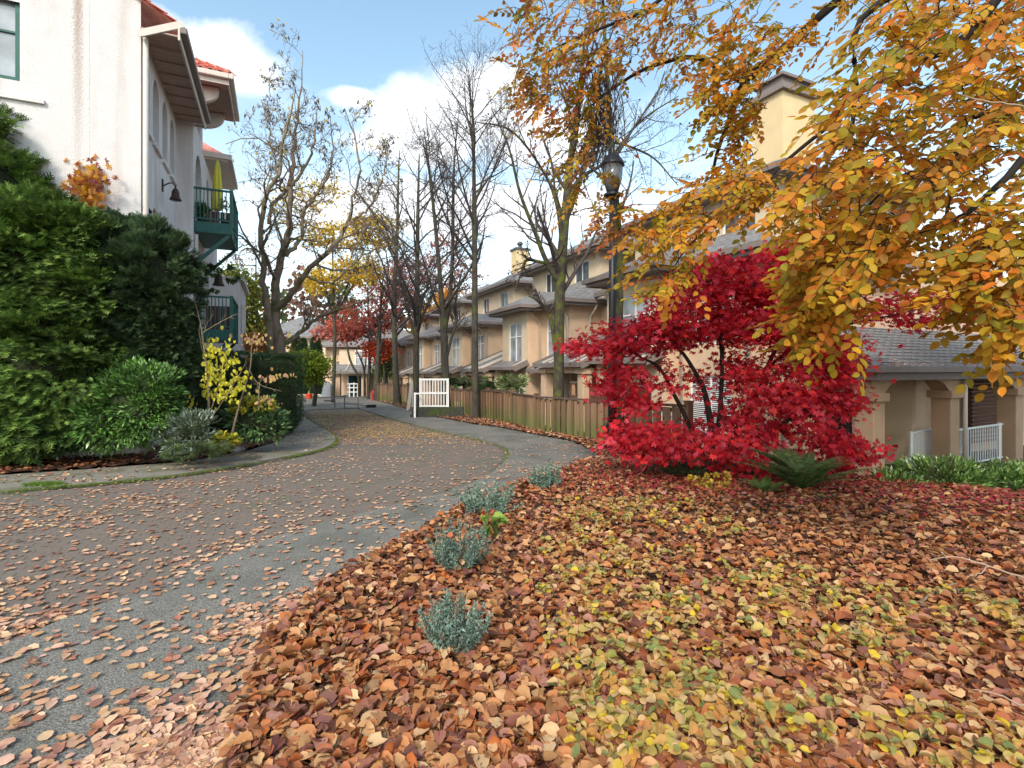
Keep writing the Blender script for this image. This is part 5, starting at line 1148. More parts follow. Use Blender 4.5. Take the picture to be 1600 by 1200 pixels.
# crimson Japanese maple
Ym = 8.9; mb_ = Vector((P(1108, 700, Ym).x, Ym, float(H(P(1108, 700, Ym).x, Ym))))
mt_ = [LP((1118, 745, Ym, .075), (1116, 700, Ym, .065), (1110, 660, Ym, .06), (1100, 610, Ym, .045), (1085, 580, Ym-.1, .035), (1060, 545, Ym-.2, .028), (1020, 530, Ym-.3, .015)),
       LP((1112, 745, Ym+.05, .05), (1075, 660, Ym, .04), (1055, 620, Ym, .035), (1030, 575, Ym, .028), (995, 555, Ym, .014)),
       LP((1118, 700, Ym, .05), (1125, 640, Ym, .04), (1128, 560, Ym, .035), (1122, 490, Ym, .025), (1130, 430, Ym, .012)),
       LP((1120, 720, Ym, .06), (1170, 640, Ym+.3, .045), (1205, 560, Ym+.4, .035), (1235, 500, Ym+.4, .03), (1240, 430, Ym+.4, .012)),
       LP((1205, 570, Ym+.4, .03), (1270, 520, Ym+.6, .025), (1360, 500, Ym+.9, .018), (1450, 480, Ym+1.1, .01)),
       LP((1125, 730, Ym, .05), (1190, 680, Ym-.2, .035), (1260, 650, Ym-.4, .025), (1340, 690, Ym-.5, .01))]
def B(px, py, Y, rx, rz, ry, sh): c = P(px, py, Y); return (np.array(c), np.array((rx*Y/F, ry, rz*Y/F)), sh)
mbl = [B(1090, 505, Ym, 95, 36, .9, 4.6), B(1000, 530, Ym-.1, 85, 30, .7, 3.0), B(1190, 510, Ym+.2, 90, 45, .9, 4.6), B(1222, 410, Ym+.3, 45, 40, .6, 2.2), B(1150, 440, Ym, 85, 34, .7, 3.4), B(1215, 465, Ym+.2, 75, 40, .7, 3.2), B(1070, 465, Ym, 60, 22, .6, 1.6), B(1290, 560, Ym+.2, 60, 50, .6, 2.2), B(1170, 580, Ym+.2, 60, 28, .6, 1.6),
       B(925, 545, Ym-.1, 40, 14, .4, .8), B(985, 610, Ym-.4, 34, 50, .6, 1.3), B(1010, 690, Ym-.7, 75, 34, .7, 2.3), B(1120, 700, Ym-.7, 85, 36, .8, 2.0), B(1215, 650, Ym-.4, 75, 62, .8, 3.6),
       B(1260, 600, Ym, 60, 50, .7, 2.6), B(1310, 705, Ym-.7, 62, 30, .5, 1.7), B(1270, 540, Ym+.3, 60, 45, .7, 2.2), B(1440, 485, Ym+1.3, 95, 32, .6, 2.8), B(1065, 605, Ym, 50, 36, .5, .6), B(1310, 480, Ym+.8, 60, 35, .6, 1.5), B(1310, 620, Ym+.1, 30, 30, .4, .9), B(960, 600, Ym-.2, 26, 34, .4, .6)]
crown_tree('japanese_maple', 'crimson Japanese maple in front of the tan townhouse porch', mb_, mt_, mbl, 19500, (.055, .095), [(.72, .025, .045), (.58, .016, .04), (.86, .055, .05), (.36, .012, .03), (.76, .08, .13)], 31, wmat='twig_dark', tm=PALM, dens=22, spread=.17, droop=.35, twig_r=.007)
# ---- beech whose boughs hang over the garden bed; its trunk stands out of frame on the right
bb = Vector((6.6, 1.2, 0)); bb.z = float(H(bb.x, bb.y))
def LW(*a, n=22):
    p, r_ = resample([q[:3] for q in a], [q[3] for q in a], n); return p, r_
T0 = (6.6, 1.2, -.1)
def lim(*px, start=(6.6, 1.3, 3.2), r0=.10, via=None):
    pts = [(*start, r0)]+([(*via, r0*.8)] if via else [])+[(*P(a, b, c), d) for a, b, c, d in px]; return LW(*pts)
beech_limbs = [LW((6.6, 1.2, -.1, .32), (6.6, 1.25, 2, .26), (6.55, 1.3, 4, .2), (6.4, 1.4, 6, .14), (6.2, 1.6, 8, .05)),
    lim((1640, -60, 4.4, .05), (1500, 66, 4.4, .04), (1370, 118, 4.5, .025), (1330, 170, 4.6, .012), start=(6.5, 1.3, 3.4), via=(5.6, 2.8, 4.5)),
    lim((1500, -60, 5.2, .05), (1345, 30, 5.2, .03), (1338, 130, 5.2, .022), (1328, 230, 5.2, .018), (1318, 290, 5.2, .014), (1342, 400, 5.1, .008), start=(6.5, 1.3, 4.6), via=(5.8, 3.2, 5.6)),
    lim((1420, -80, 6.0, .06), (1240, 62, 6, .045), (1165, 125, 6, .035), (1145, 175, 6, .028), (1120, 240, 6, .02), (1110, 300, 5.9, .012), start=(6.5, 1.4, 5.2), via=(6.0, 4, 6.2)),
    lim((1165, 125, 6, .03), (1090, 90, 6.2, .028), (1030, 100, 6.3, .024), (985, 120, 6.4, .02), (930, 160, 6.4, .012), (870, 215, 6.3, .006), start=tuple(P(1240, 62, 6)), r0=.035),
    lim((1100, -30, 6.2, .03), (1000, 20, 6.3, .02), (900, 60, 6.4, .015), (820, 100, 6.4, .006), start=tuple(P(1330, -10, 6)), r0=.04),
    lim((1600, 160, 4.2, .03), (1530, 180, 4.3, .025), (1500, 200, 4.3, .02), (1480, 330, 4.3, .014), (1470, 400, 4.3, .008), start=(6.4, 1.5, 3.4), via=(5.0, 3.2, 4.0)),
    lim((1700, 180, 3.6, .04), (1560, 290, 3.7, .022), (1500, 340, 3.7, .018), (1400, 380, 3.8, .012), (1300, 470, 3.9, .007), start=(6.5, 1.3, 2.8), via=(4.9, 2.6, 3.3)),
    lim((1480, 250, 4.6, .025), (1400, 280, 4.7, .02), (1350, 330, 4.7, .012), (1280, 420, 4.6, .008), (1250, 540, 4.5, .005), start=tuple(P(1600, 160, 4.2)), r0=.03),
    lim((1230, 250, 5.6, .02), (1150, 330, 5.5, .015), (1080, 380, 5.4, .010), (1040, 440, 5.4, .005), start=tuple(P(1330, 170, 5.3)), r0=.022),
    lim((1720, 330, 3.0, .02), (1650, 420, 3.0, .012), (1590, 520, 3.0, .007), start=(6.3, 1.4, 2.4), via=(4.4, 2.2, 2.9))]
def region(poly, n, y0, y1, seed):
    g = np.random.default_rng(seed); a = np.array(poly, float); out = []
    while len(out) < n:
        px, py = g.uniform(a[:, 0].min(), a[:, 0].max()), g.uniform(a[:, 1].min(), a[:, 1].max())
        if inpoly(np.array([px]), np.array([py]), poly)[0]: out.append(np.array(P(px, py, g.uniform(y0, y1))))
    return out
# dense mass, upper canopy, drooping tips
regs = [([(1225, 345), (1290, 200), (1330, 100), (1480, -60), (1640, -60), (1640, 560), (1570, 520), (1500, 470), (1420, 440), (1330, 470), (1255, 470), (1230, 400)], 570, 3.0, 5.4, 1),
        ([(1235, 470), (1250, 360), (1370, 340), (1430, 400), (1410, 440), (1330, 440), (1345, 520), (1310, 565), (1255, 580), (1240, 545)], 130, 3.6, 4.4, 2),
        ([(1470, 400), (1660, 330), (1660, 590), (1585, 565), (1520, 500)], 100, 3.0, 3.9, 3),
        ([(1000, 470), (985, 370), (1060, 320), (1180, 280), (1250, 300), (1240, 345), (1150, 370), (1090, 400), (1075, 470), (1040, 500)], 135, 4.4, 5.8, 4),
        ([(1070, 66), (1240, 66), (1220, 110), (1190, 180), (1180, 260), (1170, 320), (1125, 340), (1100, 260), (1085, 150)], 165, 5.2, 6.4, 5),
        ([(790, 60), (850, 40), (1080, 30), (1070, 130), (1000, 120), (950, 150), (945, 215), (930, 290), (880, 300), (840, 230), (800, 170), (780, 100)], 250, 5.4, 6.8, 6),
        ([(760, -70), (1640, -70), (1640, 66), (790, 66)], 190, 4.6, 6.4, 7),
        ([(1240, 66), (1290, 66), (1280, 120), (1262, 135)], 8, 5.4, 6, 8), ([(870, 290), (960, 300), (1010, 380), (1000, 420), (930, 390), (880, 330)], 40, 5.6, 6.4, 9)]
pts = []; regid = []
for i, (poly, n, y0, y1, sd_) in enumerate(regs): q = region([(a_+14, b_-34) for a_, b_ in poly], n, y0, y1, sd_); pts += q; regid += [i]*len(q)
pts = np.array(pts); regid = np.array(regid)
tb = thing('beech_tree', 'beech with golden and olive leaves hanging over the top right of the garden', 'tree', bb)
wood('trunk', beech_limbs, M['twig_dark'], tb, bb)
nodes = np.concatenate([p for p, _ in beech_limbs]); g = np.random.default_rng(5)
order = np.argsort([np.min(np.linalg.norm(nodes-p, axis=1)) for p in pts]); buf = np.empty((len(nodes)+len(pts)*3, 3)); buf[:len(nodes)] = nodes; m_ = len(nodes); paths = []; rads = []; LPs = []; Ld = []; Ln = []; Ls = []; Lc_ = []; idr = []
GOLD = 1.02*np.array([(.64, .28, .02), (.42, .31, .025), (.36, .28, .02), (.23, .21, .02), (.66, .20, .025), (.70, .40, .03), (.50, .15, .03)])
RUST = np.array([(.42, .10, .03), (.32, .08, .03), (.5, .17, .03), (.30, .22, .03), (.22, .20, .03), (.45, .22, .12)])
for i in order:
    p = pts[i]; dd = np.linalg.norm(buf[:m_]-p, axis=1)+.25*np.maximum(0, p[2]-buf[:m_, 2]); j = int(np.argmin(dd)); q = buf[j]; L_ = np.linalg.norm(p-q)
    mid = (p+q)/2+g.normal(0, .07, 3)*L_; mid[2] += .10*L_; paths.append([q, (q+mid)/2+g.normal(0, .02, 3)*L_, mid, p]); rr_ = .0035+.0025*min(L_, 1.5); rads.append([rr_, rr_*.9, rr_*.7, rr_*.5])
    for z_ in (mid, p): buf[m_] = z_; m_ += 1
    # a spray: zig-zag twig with alternate leaves lying roughly in one plane
    far_left = regid[i] in (5, 8) or (regid[i] == 6 and p[0] < 1.0); dirn = np.array([g.normal(-.6, .35), g.normal(-.1, .5), g.normal(-.35, .3)]); dirn /= np.linalg.norm(dirn)
    if far_left: dirn = np.array([g.normal(-.5, .4), g.normal(0, .4), g.normal(-.3, .35)]); dirn /= np.linalg.norm(dirn)
    pn = np.array([g.normal(0, .45), g.normal(-.55, .4), 1.0]); pn -= pn.dot(dirn)*dirn; pn /= np.linalg.norm(pn); side = np.cross(pn, dirn)
    nl = g.integers(9, 16); Ltw = g.uniform(.28, .46); bend = g.uniform(.0, .35)
    tw = np.array([p+dirn*Ltw*t+np.array([0, 0, -1])*bend*Ltw*t*t for t in np.linspace(0, 1, 4)]); paths.append(tw); rads.append([.003, .0024, .0018, .001])
    hue = g.uniform(0, 1); pal = RUST if far_left and g.uniform() < .55 else GOLD
    base_c = pal[g.integers(len(pal))]
    for k in range(nl):
        t = (k+.6)/nl; o = p+dirn*Ltw*t+np.array([0, 0, -1])*bend*Ltw*t*t; sg = 1 if k % 2 else -1; sz = g.uniform(.050, .074)*(.9 if far_left else 1.0)
        d = dirn*g.uniform(.5, .9)+side*sg*g.uniform(.6, 1)+g.normal(0, .18, 3)-np.array([0, 0, .25]); d /= np.linalg.norm(d)
        if k == nl-1: d = dirn
        LPs.append(o+d*sz*.62); Ld.append(d); Ln.append(pn+g.normal(0, .32, 3)); Ls.append(sz); c = base_c*.55+pal[g.integers(len(pal))]*.45; Lc_.append(c); idr.append(regid[i])
v, f = tubes(np.array(paths), np.array(rads), 4); link('branches', npmesh('branches', v-np.array(bb), f, M['twig_dark']), tb)
LPs, Ld, Ln, Ls, Lc_ = map(np.array, (LPs, Ld, Ln, Ls, Lc_)); Lc_ = Lc_*g.uniform(.8, 1.2, (len(Lc_), 1))
# petioles are left to the twigs; the 300 leaves that show largest are objects of their own
inview = (np.abs(LPs[:, 0]/LPs[:, 1]) < .99) & ((EYE-LPs[:, 2])/LPs[:, 1]*F+HZ > 66); o_ = np.argsort(np.where(inview, LPs[:, 1]/Ls, 1e4)); s_, r_ = o_[:300], o_[300:]
OVB = [oval(0, .08, .33), oval(.06, .12, .34, .08), oval(-.06, .05, .32, .12)]
leaves('foliage', OVB, LPs[r_], Ld[r_], Ln[r_], Ls[r_]*1.12, Lc_[r_], M['leaf'], tb, bb, kind='stuff')
msl = [npmesh('leaf', OVB[i % 3][0], OVB[i % 3][1], M['leaf'], np.tile(np.clip(Lc_[s_[i*7]], 0, 1), (len(OVB[i % 3][0]), 1))) for i in range(24)]
x, y, z = frames(Ld[s_], Ln[s_])
for i, kx in enumerate(s_):
    ob = link('leaf', msl[i % 24], tb, LPs[kx]-np.array(bb), Matrix((x[i], y[i], z[i])).transposed().to_euler()); ob.scale = (Ls[kx]*1.12,)*3
# more of the crown, unseen, added right of the frame to shade the porch
n = 26000; blobs_ = [((9, 5.2, 4.2), (2.4, 2.2, 1.5)), ((11.5, 6.2, 4.6), (3, 2.6, 1.8)), ((9.3, 5.4, 3.4), (2.2, 1.9, 1.6)), ((12, 6.8, 3.8), (3, 2.2, 1.8)), ((14, 7.5, 5), (3, 2.6, 2)), ((9, 3, 7), (3.5, 3, 2)), ((11, 6, 7), (3.5, 3.5, 2))]
kk = g.integers(0, len(blobs_), n); dsp = rsph(n)*g.uniform(.3, 1, (n, 1))**.5; pos = np.array([blobs_[k][0] for k in kk])+dsp*np.array([blobs_[k][1] for k in kk])
pxx = pos[:, 0]/np.maximum(pos[:, 1], .1)*F+800; pyy = HZ-(pos[:, 2]-EYE)/np.maximum(pos[:, 1], .1)*F; out_ = (pos[:, 1] < .3) | (pxx > 1660) | (pyy < -60); pos = pos[out_]; n = len(pos)
leaves('porch_shading_foliage', OVL, pos, rsph(n), rsph(n)*.6+np.array([0, 0, 1]), g.uniform(.16, .26, n), GOLD[g.integers(0, 7, n)], M['leaf'], tb, bb, kind='stuff')
# dense dead twig cluster hanging in front of the lamp
nest = thing('twig_tangle', 'tangle of dead grey twigs hanging from the beech in front of the lamp head', 'twigs', P(935, 235, 6.3)); g = np.random.default_rng(9); n = 150
st_ = np.array([P(g.normal(940, 16), g.uniform(90, 190), 6.3+g.normal(0, .1)) for _ in range(n)])-np.array(nest.location); path = np.stack([st_, st_+np.array([.0, 0, -.25])+g.normal(0, .06, (n, 3)), st_+np.array([-.04, 0, -.5])+g.normal(0, .10, (n, 3)), st_+np.array([-.02, 0, -.75])+g.normal(0, .13, (n, 3))], 1)
v, f = tubes(path, np.tile([.004, .0035, .003, .0015], (n, 1)), 4); link('twigs', npmesh('twigs', v, f, M['twig']), nest, kind='stuff')

# ------------------------------------------------------------------ background trees
def bgtree(name, label, px, py, Y, blobs, n, size, cols, seed, group=None, tr=.14, tm=OVL, tops=None, spread=.35, mt='leaf'):
    bs_ = P(px, 600, Y); base = Vector((bs_.x, Y, float(H(bs_.x, Y))-.1)); top = P(px, py, Y)
    limbs = [LW((*base, tr), (*(base*.6+top*.4+Vector((.15, 0, 0))), tr*.8), (*(base*.25+top*.75), tr*.5), (*top, tr*.2), n=12)]
    for (qx, qy) in (tops or []): limbs.append(LW((*(base*.5+top*.5), tr*.6), (*(P(qx, qy, Y)*.5+(base*.5+top*.5)*.5+Vector((0, .2, .2))), tr*.4), (*P(qx, qy, Y), tr*.12), n=10))
    return crown_tree(name, label, base, limbs, [B(*b_) for b_ in blobs], n, size, cols, seed, group, tm=tm, dens=14, spread=spread, twig_r=.03, mt=mt)
REDS = [(.70, .17, .12), (.60, .16, .13), (.74, .28, .16), (.50, .20, .17)]
bgtree('red_maple', 'spreading dusky red maple in front of the far house', 575, 430, 42, [(560, 500, 42, 55, 32, 1.5, 4), (620, 480, 43, 45, 45, 1.5, 3), (530, 520, 41, 40, 14, 1.2, 2), (585, 545, 42, 16, 18, .8, .5), (600, 440, 43, 60, 35, 1.5, 2)], 6500, (.18, .28), REDS, 41, tops=[(520, 510), (620, 440), (660, 480)], tm=OVL)
bgtree('red_maple', 'bright scarlet young maple beside the far fence', 598, 530, 41, [(595, 545, 41, 24, 20, .8, 4)], 900, (.16, .24), [(.62, .07, .03), (.6, .12, .04)], 42)
bgtree('red_maple', 'pale rusty maple behind the forked leafless tree', 680, 420, 52, [(690, 420, 52, 55, 50, 2, 4), (640, 430, 52, 45, 40, 2, 3), (725, 440, 50, 40, 30, 1.5, 1)], 3200, (.18, .28), [(.42, .16, .14), (.36, .14, .13), (.5, .25, .18)], 43, tops=[(640, 420), (720, 400)])
bgtree('yellow_tree', 'golden tree glowing through the twisting branches', 520, 360, 36, [(530, 370, 36, 60, 22, 1.5, 3), (560, 425, 36, 45, 22, 1.5, 3), (500, 440, 36, 30, 25, 1.5, 2), (580, 350, 36, 45, 15, 1.2, 1.6), (460, 330, 36, 40, 35, 1.5, 1), (500, 300, 36, 40, 30, 1.5, .6), (600, 380, 36, 30, 12, 1, .9)], 5200, (.16, .26), [(.78, .50, .04), (.66, .42, .04), (.6, .48, .08), (.80, .60, .10)], 44, tops=[(470, 330), (590, 345), (570, 420)])
bgtree('yellow_tree', 'small orange yellow tree beside the fourth townhouse', 672, 490, 47, [(668, 490, 47, 16, 22, 1, 1), (700, 460, 47, 18, 12, 1, 1)], 700, (.18, .28), [(.75, .38, .03), (.7, .3, .04)], 45)
bgtree('green_tree', 'olive green tree beside the lower green balcony', 395, 440, 27, [(385, 480, 27, 32, 50, 1.5, 3), (365, 440, 27, 28, 25, 1, 1.4), (400, 530, 27, 30, 28, 1.2, 2)], 5200, (.12, .2), [(.16, .20, .03), (.22, .24, .04), (.32, .30, .05), (.10, .15, .03)], 46)
bgtree('orange_shrub', 'orange leaved shrub behind the hedge', 440, 520, 24, [(400, 535, 24, 50, 14, 1, 3), (350, 530, 22, 25, 14, 1, 2)], 2200, (.09, .15), [(.5, .20, .05), (.6, .28, .06), (.42, .14, .05)], 47)
bgtree('green_shrub', 'lime green shrub rising over the right end of the hedge', 490, 550, 31, [(485, 575, 31, 30, 28, 1.4, 4), (455, 560, 30, 22, 10, 1, 1)], 5200, (.10, .16), [(.26, .34, .03), (.36, .42, .04), (.18, .26, .03)], 48, spread=.25)
bgtree('green_shrub', 'dull green shrub between the scarlet maple and the fence', 602, 560, 43, [(602, 572, 43, 16, 22, .8, 2)], 1500, (.14, .2), [(.14, .22, .04), (.22, .28, .05)], 49)
bgtree('pale_tree', 'leafless pinkish tree behind the lower balcony', 400, 400, 33, [(395, 410, 33, 45, 35, 2, 1)], 700, (.1, .16), [(.45, .28, .22), (.5, .36, .28)], 50)
def thuja(label, px, top, bot, Y, wpx, seed, group):
    c = P(px, (top+bot)/2, Y); hgt = (bot-top)/F*Y; n = 2600; g = np.random.default_rng(seed); t = g.uniform(0, 1, n); a = g.uniform(0, 6.28, n); rr = wpx*Y/F*np.sqrt(np.sin(np.pi*np.clip(t*.85+.14, 0, 1)))*(.75+.3*g.uniform(0, 1, n))
    pos = np.stack([c.x+rr*np.cos(a), Y+rr*np.sin(a), c.z-hgt/2+t*hgt], -1); base = Vector((c.x, Y, c.z-hgt/2)); th_ = thing('cypress', label, 'tree', base, 0, group); g2 = MB(); g2.lathe((0, 0, 0), [(.1, 0), (.06, hgt*.9)], 8); g2.build('trunk', M['bark'], th_)
    d = np.stack([np.cos(a)*.5, np.sin(a)*.5, np.ones(n)], -1); leaves('crown', FAN, pos, d, rsph(n), .28, pick([(.03, .065, .03), (.05, .09, .035), (.02, .05, .025)], n), M['needle'], th_, base)
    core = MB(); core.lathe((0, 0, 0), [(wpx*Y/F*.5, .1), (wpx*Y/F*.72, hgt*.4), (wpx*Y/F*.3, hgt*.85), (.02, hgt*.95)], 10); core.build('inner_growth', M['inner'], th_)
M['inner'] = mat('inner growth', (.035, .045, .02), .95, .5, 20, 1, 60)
for i, (px, tp, wd, lb_) in enumerate(((463, 525, 9, 'leftmost dark cypress at the lane end'), (474, 530, 8, 'small dark cypress, second from the left at the lane end'), (493, 525, 11, 'widest dark cypress, beside the far tan wall'))): thuja(lb_, px, tp, 616, 44, wd, 60+i, 'cypresses at the lane end')
# wooded skyline beyond the houses
n = 36000; px = rng.uniform(-900, 1700, n); top = 470+30*np.sin(px*.011)+22*np.sin(px*.033+1)+14*np.sin(px*.09); t = rng.uniform(0, 1, n)**1.0; py = top+(620-top)*t; Yb = rng.uniform(78, 95, n)
pos = np.stack([(px-800)/F*Yb, Yb, EYE-(py-HZ)/F*Yb], -1); zone = np.sin(px*.017+2)+np.sin(px*.05)
cA, cB, cC = (.10, .13, .05), (.42, .22, .08), (.26, .14, .10); base_c = np.where((zone > .6)[:, None], np.array(cB), np.where((zone < -.6)[:, None], np.array(cC), np.array(cA)))
leaves('distant_woodland', OVL, pos, rsph(n), rsph(n), rng.uniform(.7, 1.3, n), base_c*rng.uniform(.6, 1.3, (n, 1)), M['leaf'], None, (0, 85, 0), kind='stuff')
tag(bpy.data.objects['distant_woodland'], 'distant autumn woodland beyond the end of the lane', 'woodland')

# ------------------------------------------------------------------ evergreens and shrubs
def lumps(c, rad, n, seed, low=-.6):
    g = np.random.default_rng(seed); d = g.normal(size=(n*3, 3)); d /= np.linalg.norm(d, axis=1, keepdims=True); d = d[d[:, 2] > low][:n]; return np.array(c)+d*np.array(rad)*g.uniform(.86, 1.06, (len(d), 1)), d
def evergreen(name, label, base, ells, nclump, per, csize, lsize, cols, seed, tm=FEATHER, mt='needle', dirz=-.2, flat=.55, inner=.8, cat='shrub', stem=True, outw=1.0, low=-.98, skirt=True):
    t = thing(name, label, cat, base); g = np.random.default_rng(seed); tot = sum(r[0]*r[2] for _, r in ells); P_, D_, N_, S_, C_ = [], [], [], [], []
    for shell, (sc, share, big) in enumerate(((1.0, .62, 1.0), (.8, .38, 1.5)) if inner else ((1.0, 1.0, 1.0),)):
        for ei, (c, r) in enumerate(ells):
            k = max(3, int(nclump*share*r[0]*r[2]/tot)); r_s = np.array(r)*sc; cc, dd = lumps(c, r_s, k, seed+ei+50*shell, low)
            ok = np.ones(len(cc), bool)
            for ej, (c2, r2) in enumerate(ells):
                if ej != ei: ok &= (((cc-np.array(c2))/np.array(r2))**2).sum(1) > (.66 if shell == 0 else .5)
            cc[:, 2] = np.where(cc[:, 2] < base[2]+.05, base[2]+.05+g.uniform(0, .2, len(cc)), cc[:, 2]); ok &= cc[:, 1] < c[1]+r[1]*.55
            cc, dd = cc[ok], dd[ok]
            for q, d in zip(cc, dd):
                m_ = per; tint = g.uniform(.5, 1.5); off = g.normal(size=(m_, 3)); off /= np.linalg.norm(off, axis=1, keepdims=True); off *= g.uniform(.15, 1, (m_, 1))**.6; off = off*csize*g.uniform(.7, 1.35); off[:, 2] *= flat
                P_.append(q+off); dv = d*outw+off/csize*.8+g.normal(0, .25, (m_, 3)); dv[:, 2] += dirz; D_.append(dv); nv = g.normal(0, .35, (m_, 3))+d*.5; nv[:, 2] += .8; N_.append(nv); S_.append(g.uniform(lsize*.7, lsize*1.25, m_)*big)
                C_.append(pick(cols, m_)*tint)
    P_, D_, N_, S_, C_ = map(np.concatenate, (P_, D_, N_, S_, C_)); P_[:, 2] = np.maximum(P_[:, 2], base[2]+.03)
    leaves('foliage', tm, P_, D_, N_, S_, np.clip(C_, 0, 1), M[mt], t, base, jit=.2)
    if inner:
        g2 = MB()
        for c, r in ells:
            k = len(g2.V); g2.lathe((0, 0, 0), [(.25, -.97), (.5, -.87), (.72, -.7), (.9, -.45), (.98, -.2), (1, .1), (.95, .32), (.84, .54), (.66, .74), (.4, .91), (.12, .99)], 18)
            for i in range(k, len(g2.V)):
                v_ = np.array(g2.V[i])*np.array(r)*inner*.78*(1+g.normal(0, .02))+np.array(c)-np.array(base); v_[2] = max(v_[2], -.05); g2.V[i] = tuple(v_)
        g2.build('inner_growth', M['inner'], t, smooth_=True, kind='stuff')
    return t
def E(px, py, Y, rx, rz, ry=None): c = P(px, py, Y); return (np.array(c), np.array((rx*Y/F, (ry if ry is not None else rx*Y/F), rz*Y/F)))
def gb(px, Y): x = P(px, 0, Y).x; return Vector((x, Y, float(H(x, Y))))
YEW = [(.085, .15, .035), (.12, .20, .04), (.165, .27, .05), (.06, .105, .03), (.22, .33, .07)]
evergreen('yew_bush', 'big feathery bright green yew at the left edge', gb(30, 9.6), [E(58, 410, 9.7, 105, 100, 1.2), E(0, 310, 9.7, 48, 75, .8), E(70, 560, 9.5, 105, 110, 1.1), E(112, 375, 9.8, 50, 45, .7), E(-8, 200, 9.8, 24, 28, .4), E(130, 470, 9.6, 52, 60, .7), E(30, 640, 9.4, 110, 70, 1)], 1000, 60, .24, .15, YEW, 71, dirz=-.25, flat=.42, inner=.8)
DYEW = [(.055, .095, .042), (.075, .125, .052), (.10, .16, .065), (.035, .062, .03)]
evergreen('yew_tree', 'dark upright yew against the white building', gb(235, 10.3), [E(236, 460, 10.3, 60, 108, .8), E(188, 410, 10.3, 38, 70, .6), E(225, 570, 10.3, 66, 75, .8), E(262, 500, 10.3, 32, 85, .6)], 900, 55, .15, .12, DYEW, 72, dirz=.25, inner=.8, cat='tree')
LAU = [(.07, .15, .035), (.11, .23, .045), (.16, .31, .065), (.045, .10, .025), (.24, .42, .12)]
evergreen('laurel_bush', 'glossy green laurel bush in front of the yews', gb(215, 9.5), [E(212, 632, 9.5, 62, 64, .5), E(240, 618, 9.5, 36, 50, .45), E(160, 655, 9.4, 56, 46, .45), E(200, 600, 9.5, 46, 30, .4)], 560, 26, .13, .095, LAU, 73, tm=LANCE, mt='gloss', dirz=.35, flat=.8, inner=.84)
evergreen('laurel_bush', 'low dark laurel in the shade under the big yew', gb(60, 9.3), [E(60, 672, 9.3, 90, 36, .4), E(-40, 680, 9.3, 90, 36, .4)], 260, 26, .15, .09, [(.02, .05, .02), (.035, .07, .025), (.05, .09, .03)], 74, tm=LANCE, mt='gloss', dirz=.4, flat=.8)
# climbing vine with orange leaves
vn = thing('creeper', 'orange leaved creeper climbing over the yew against the white wall', 'vine', gb(140, 10.6)); n = 520
pos = np.array([P(rng.normal(132, 17), rng.normal(296, 20), 10.4+rng.normal(0, .15)) for _ in range(n)]); leaves('foliage', PALM, pos, rsph(n)-np.array([0, 0, .5]), rsph(n)-np.array([0, 1., 0]), rng.uniform(.07, .13, n), pick([(.65, .28, .03), (.7, .40, .05), (.35, .12, .05), (.25, .06, .06)], n), M['leaf'], vn, vn.location)
g = MB(); b_ = vn.location; g.tube([Vector((0, 0, 0)), P(150, 420, 10.4)-b_, P(140, 330, 10.3)-b_, P(120, 280, 10.3)-b_], [.03, .02, .015, .006], 6); g.tube([P(146, 330, 10.3)-b_, P(165, 345, 10.2)-b_, P(190, 348, 10.2)-b_, P(207, 342, 10.2)-b_], [.01, .008, .006, .004], 5); g.build('stem', M['bark_warm'], vn)
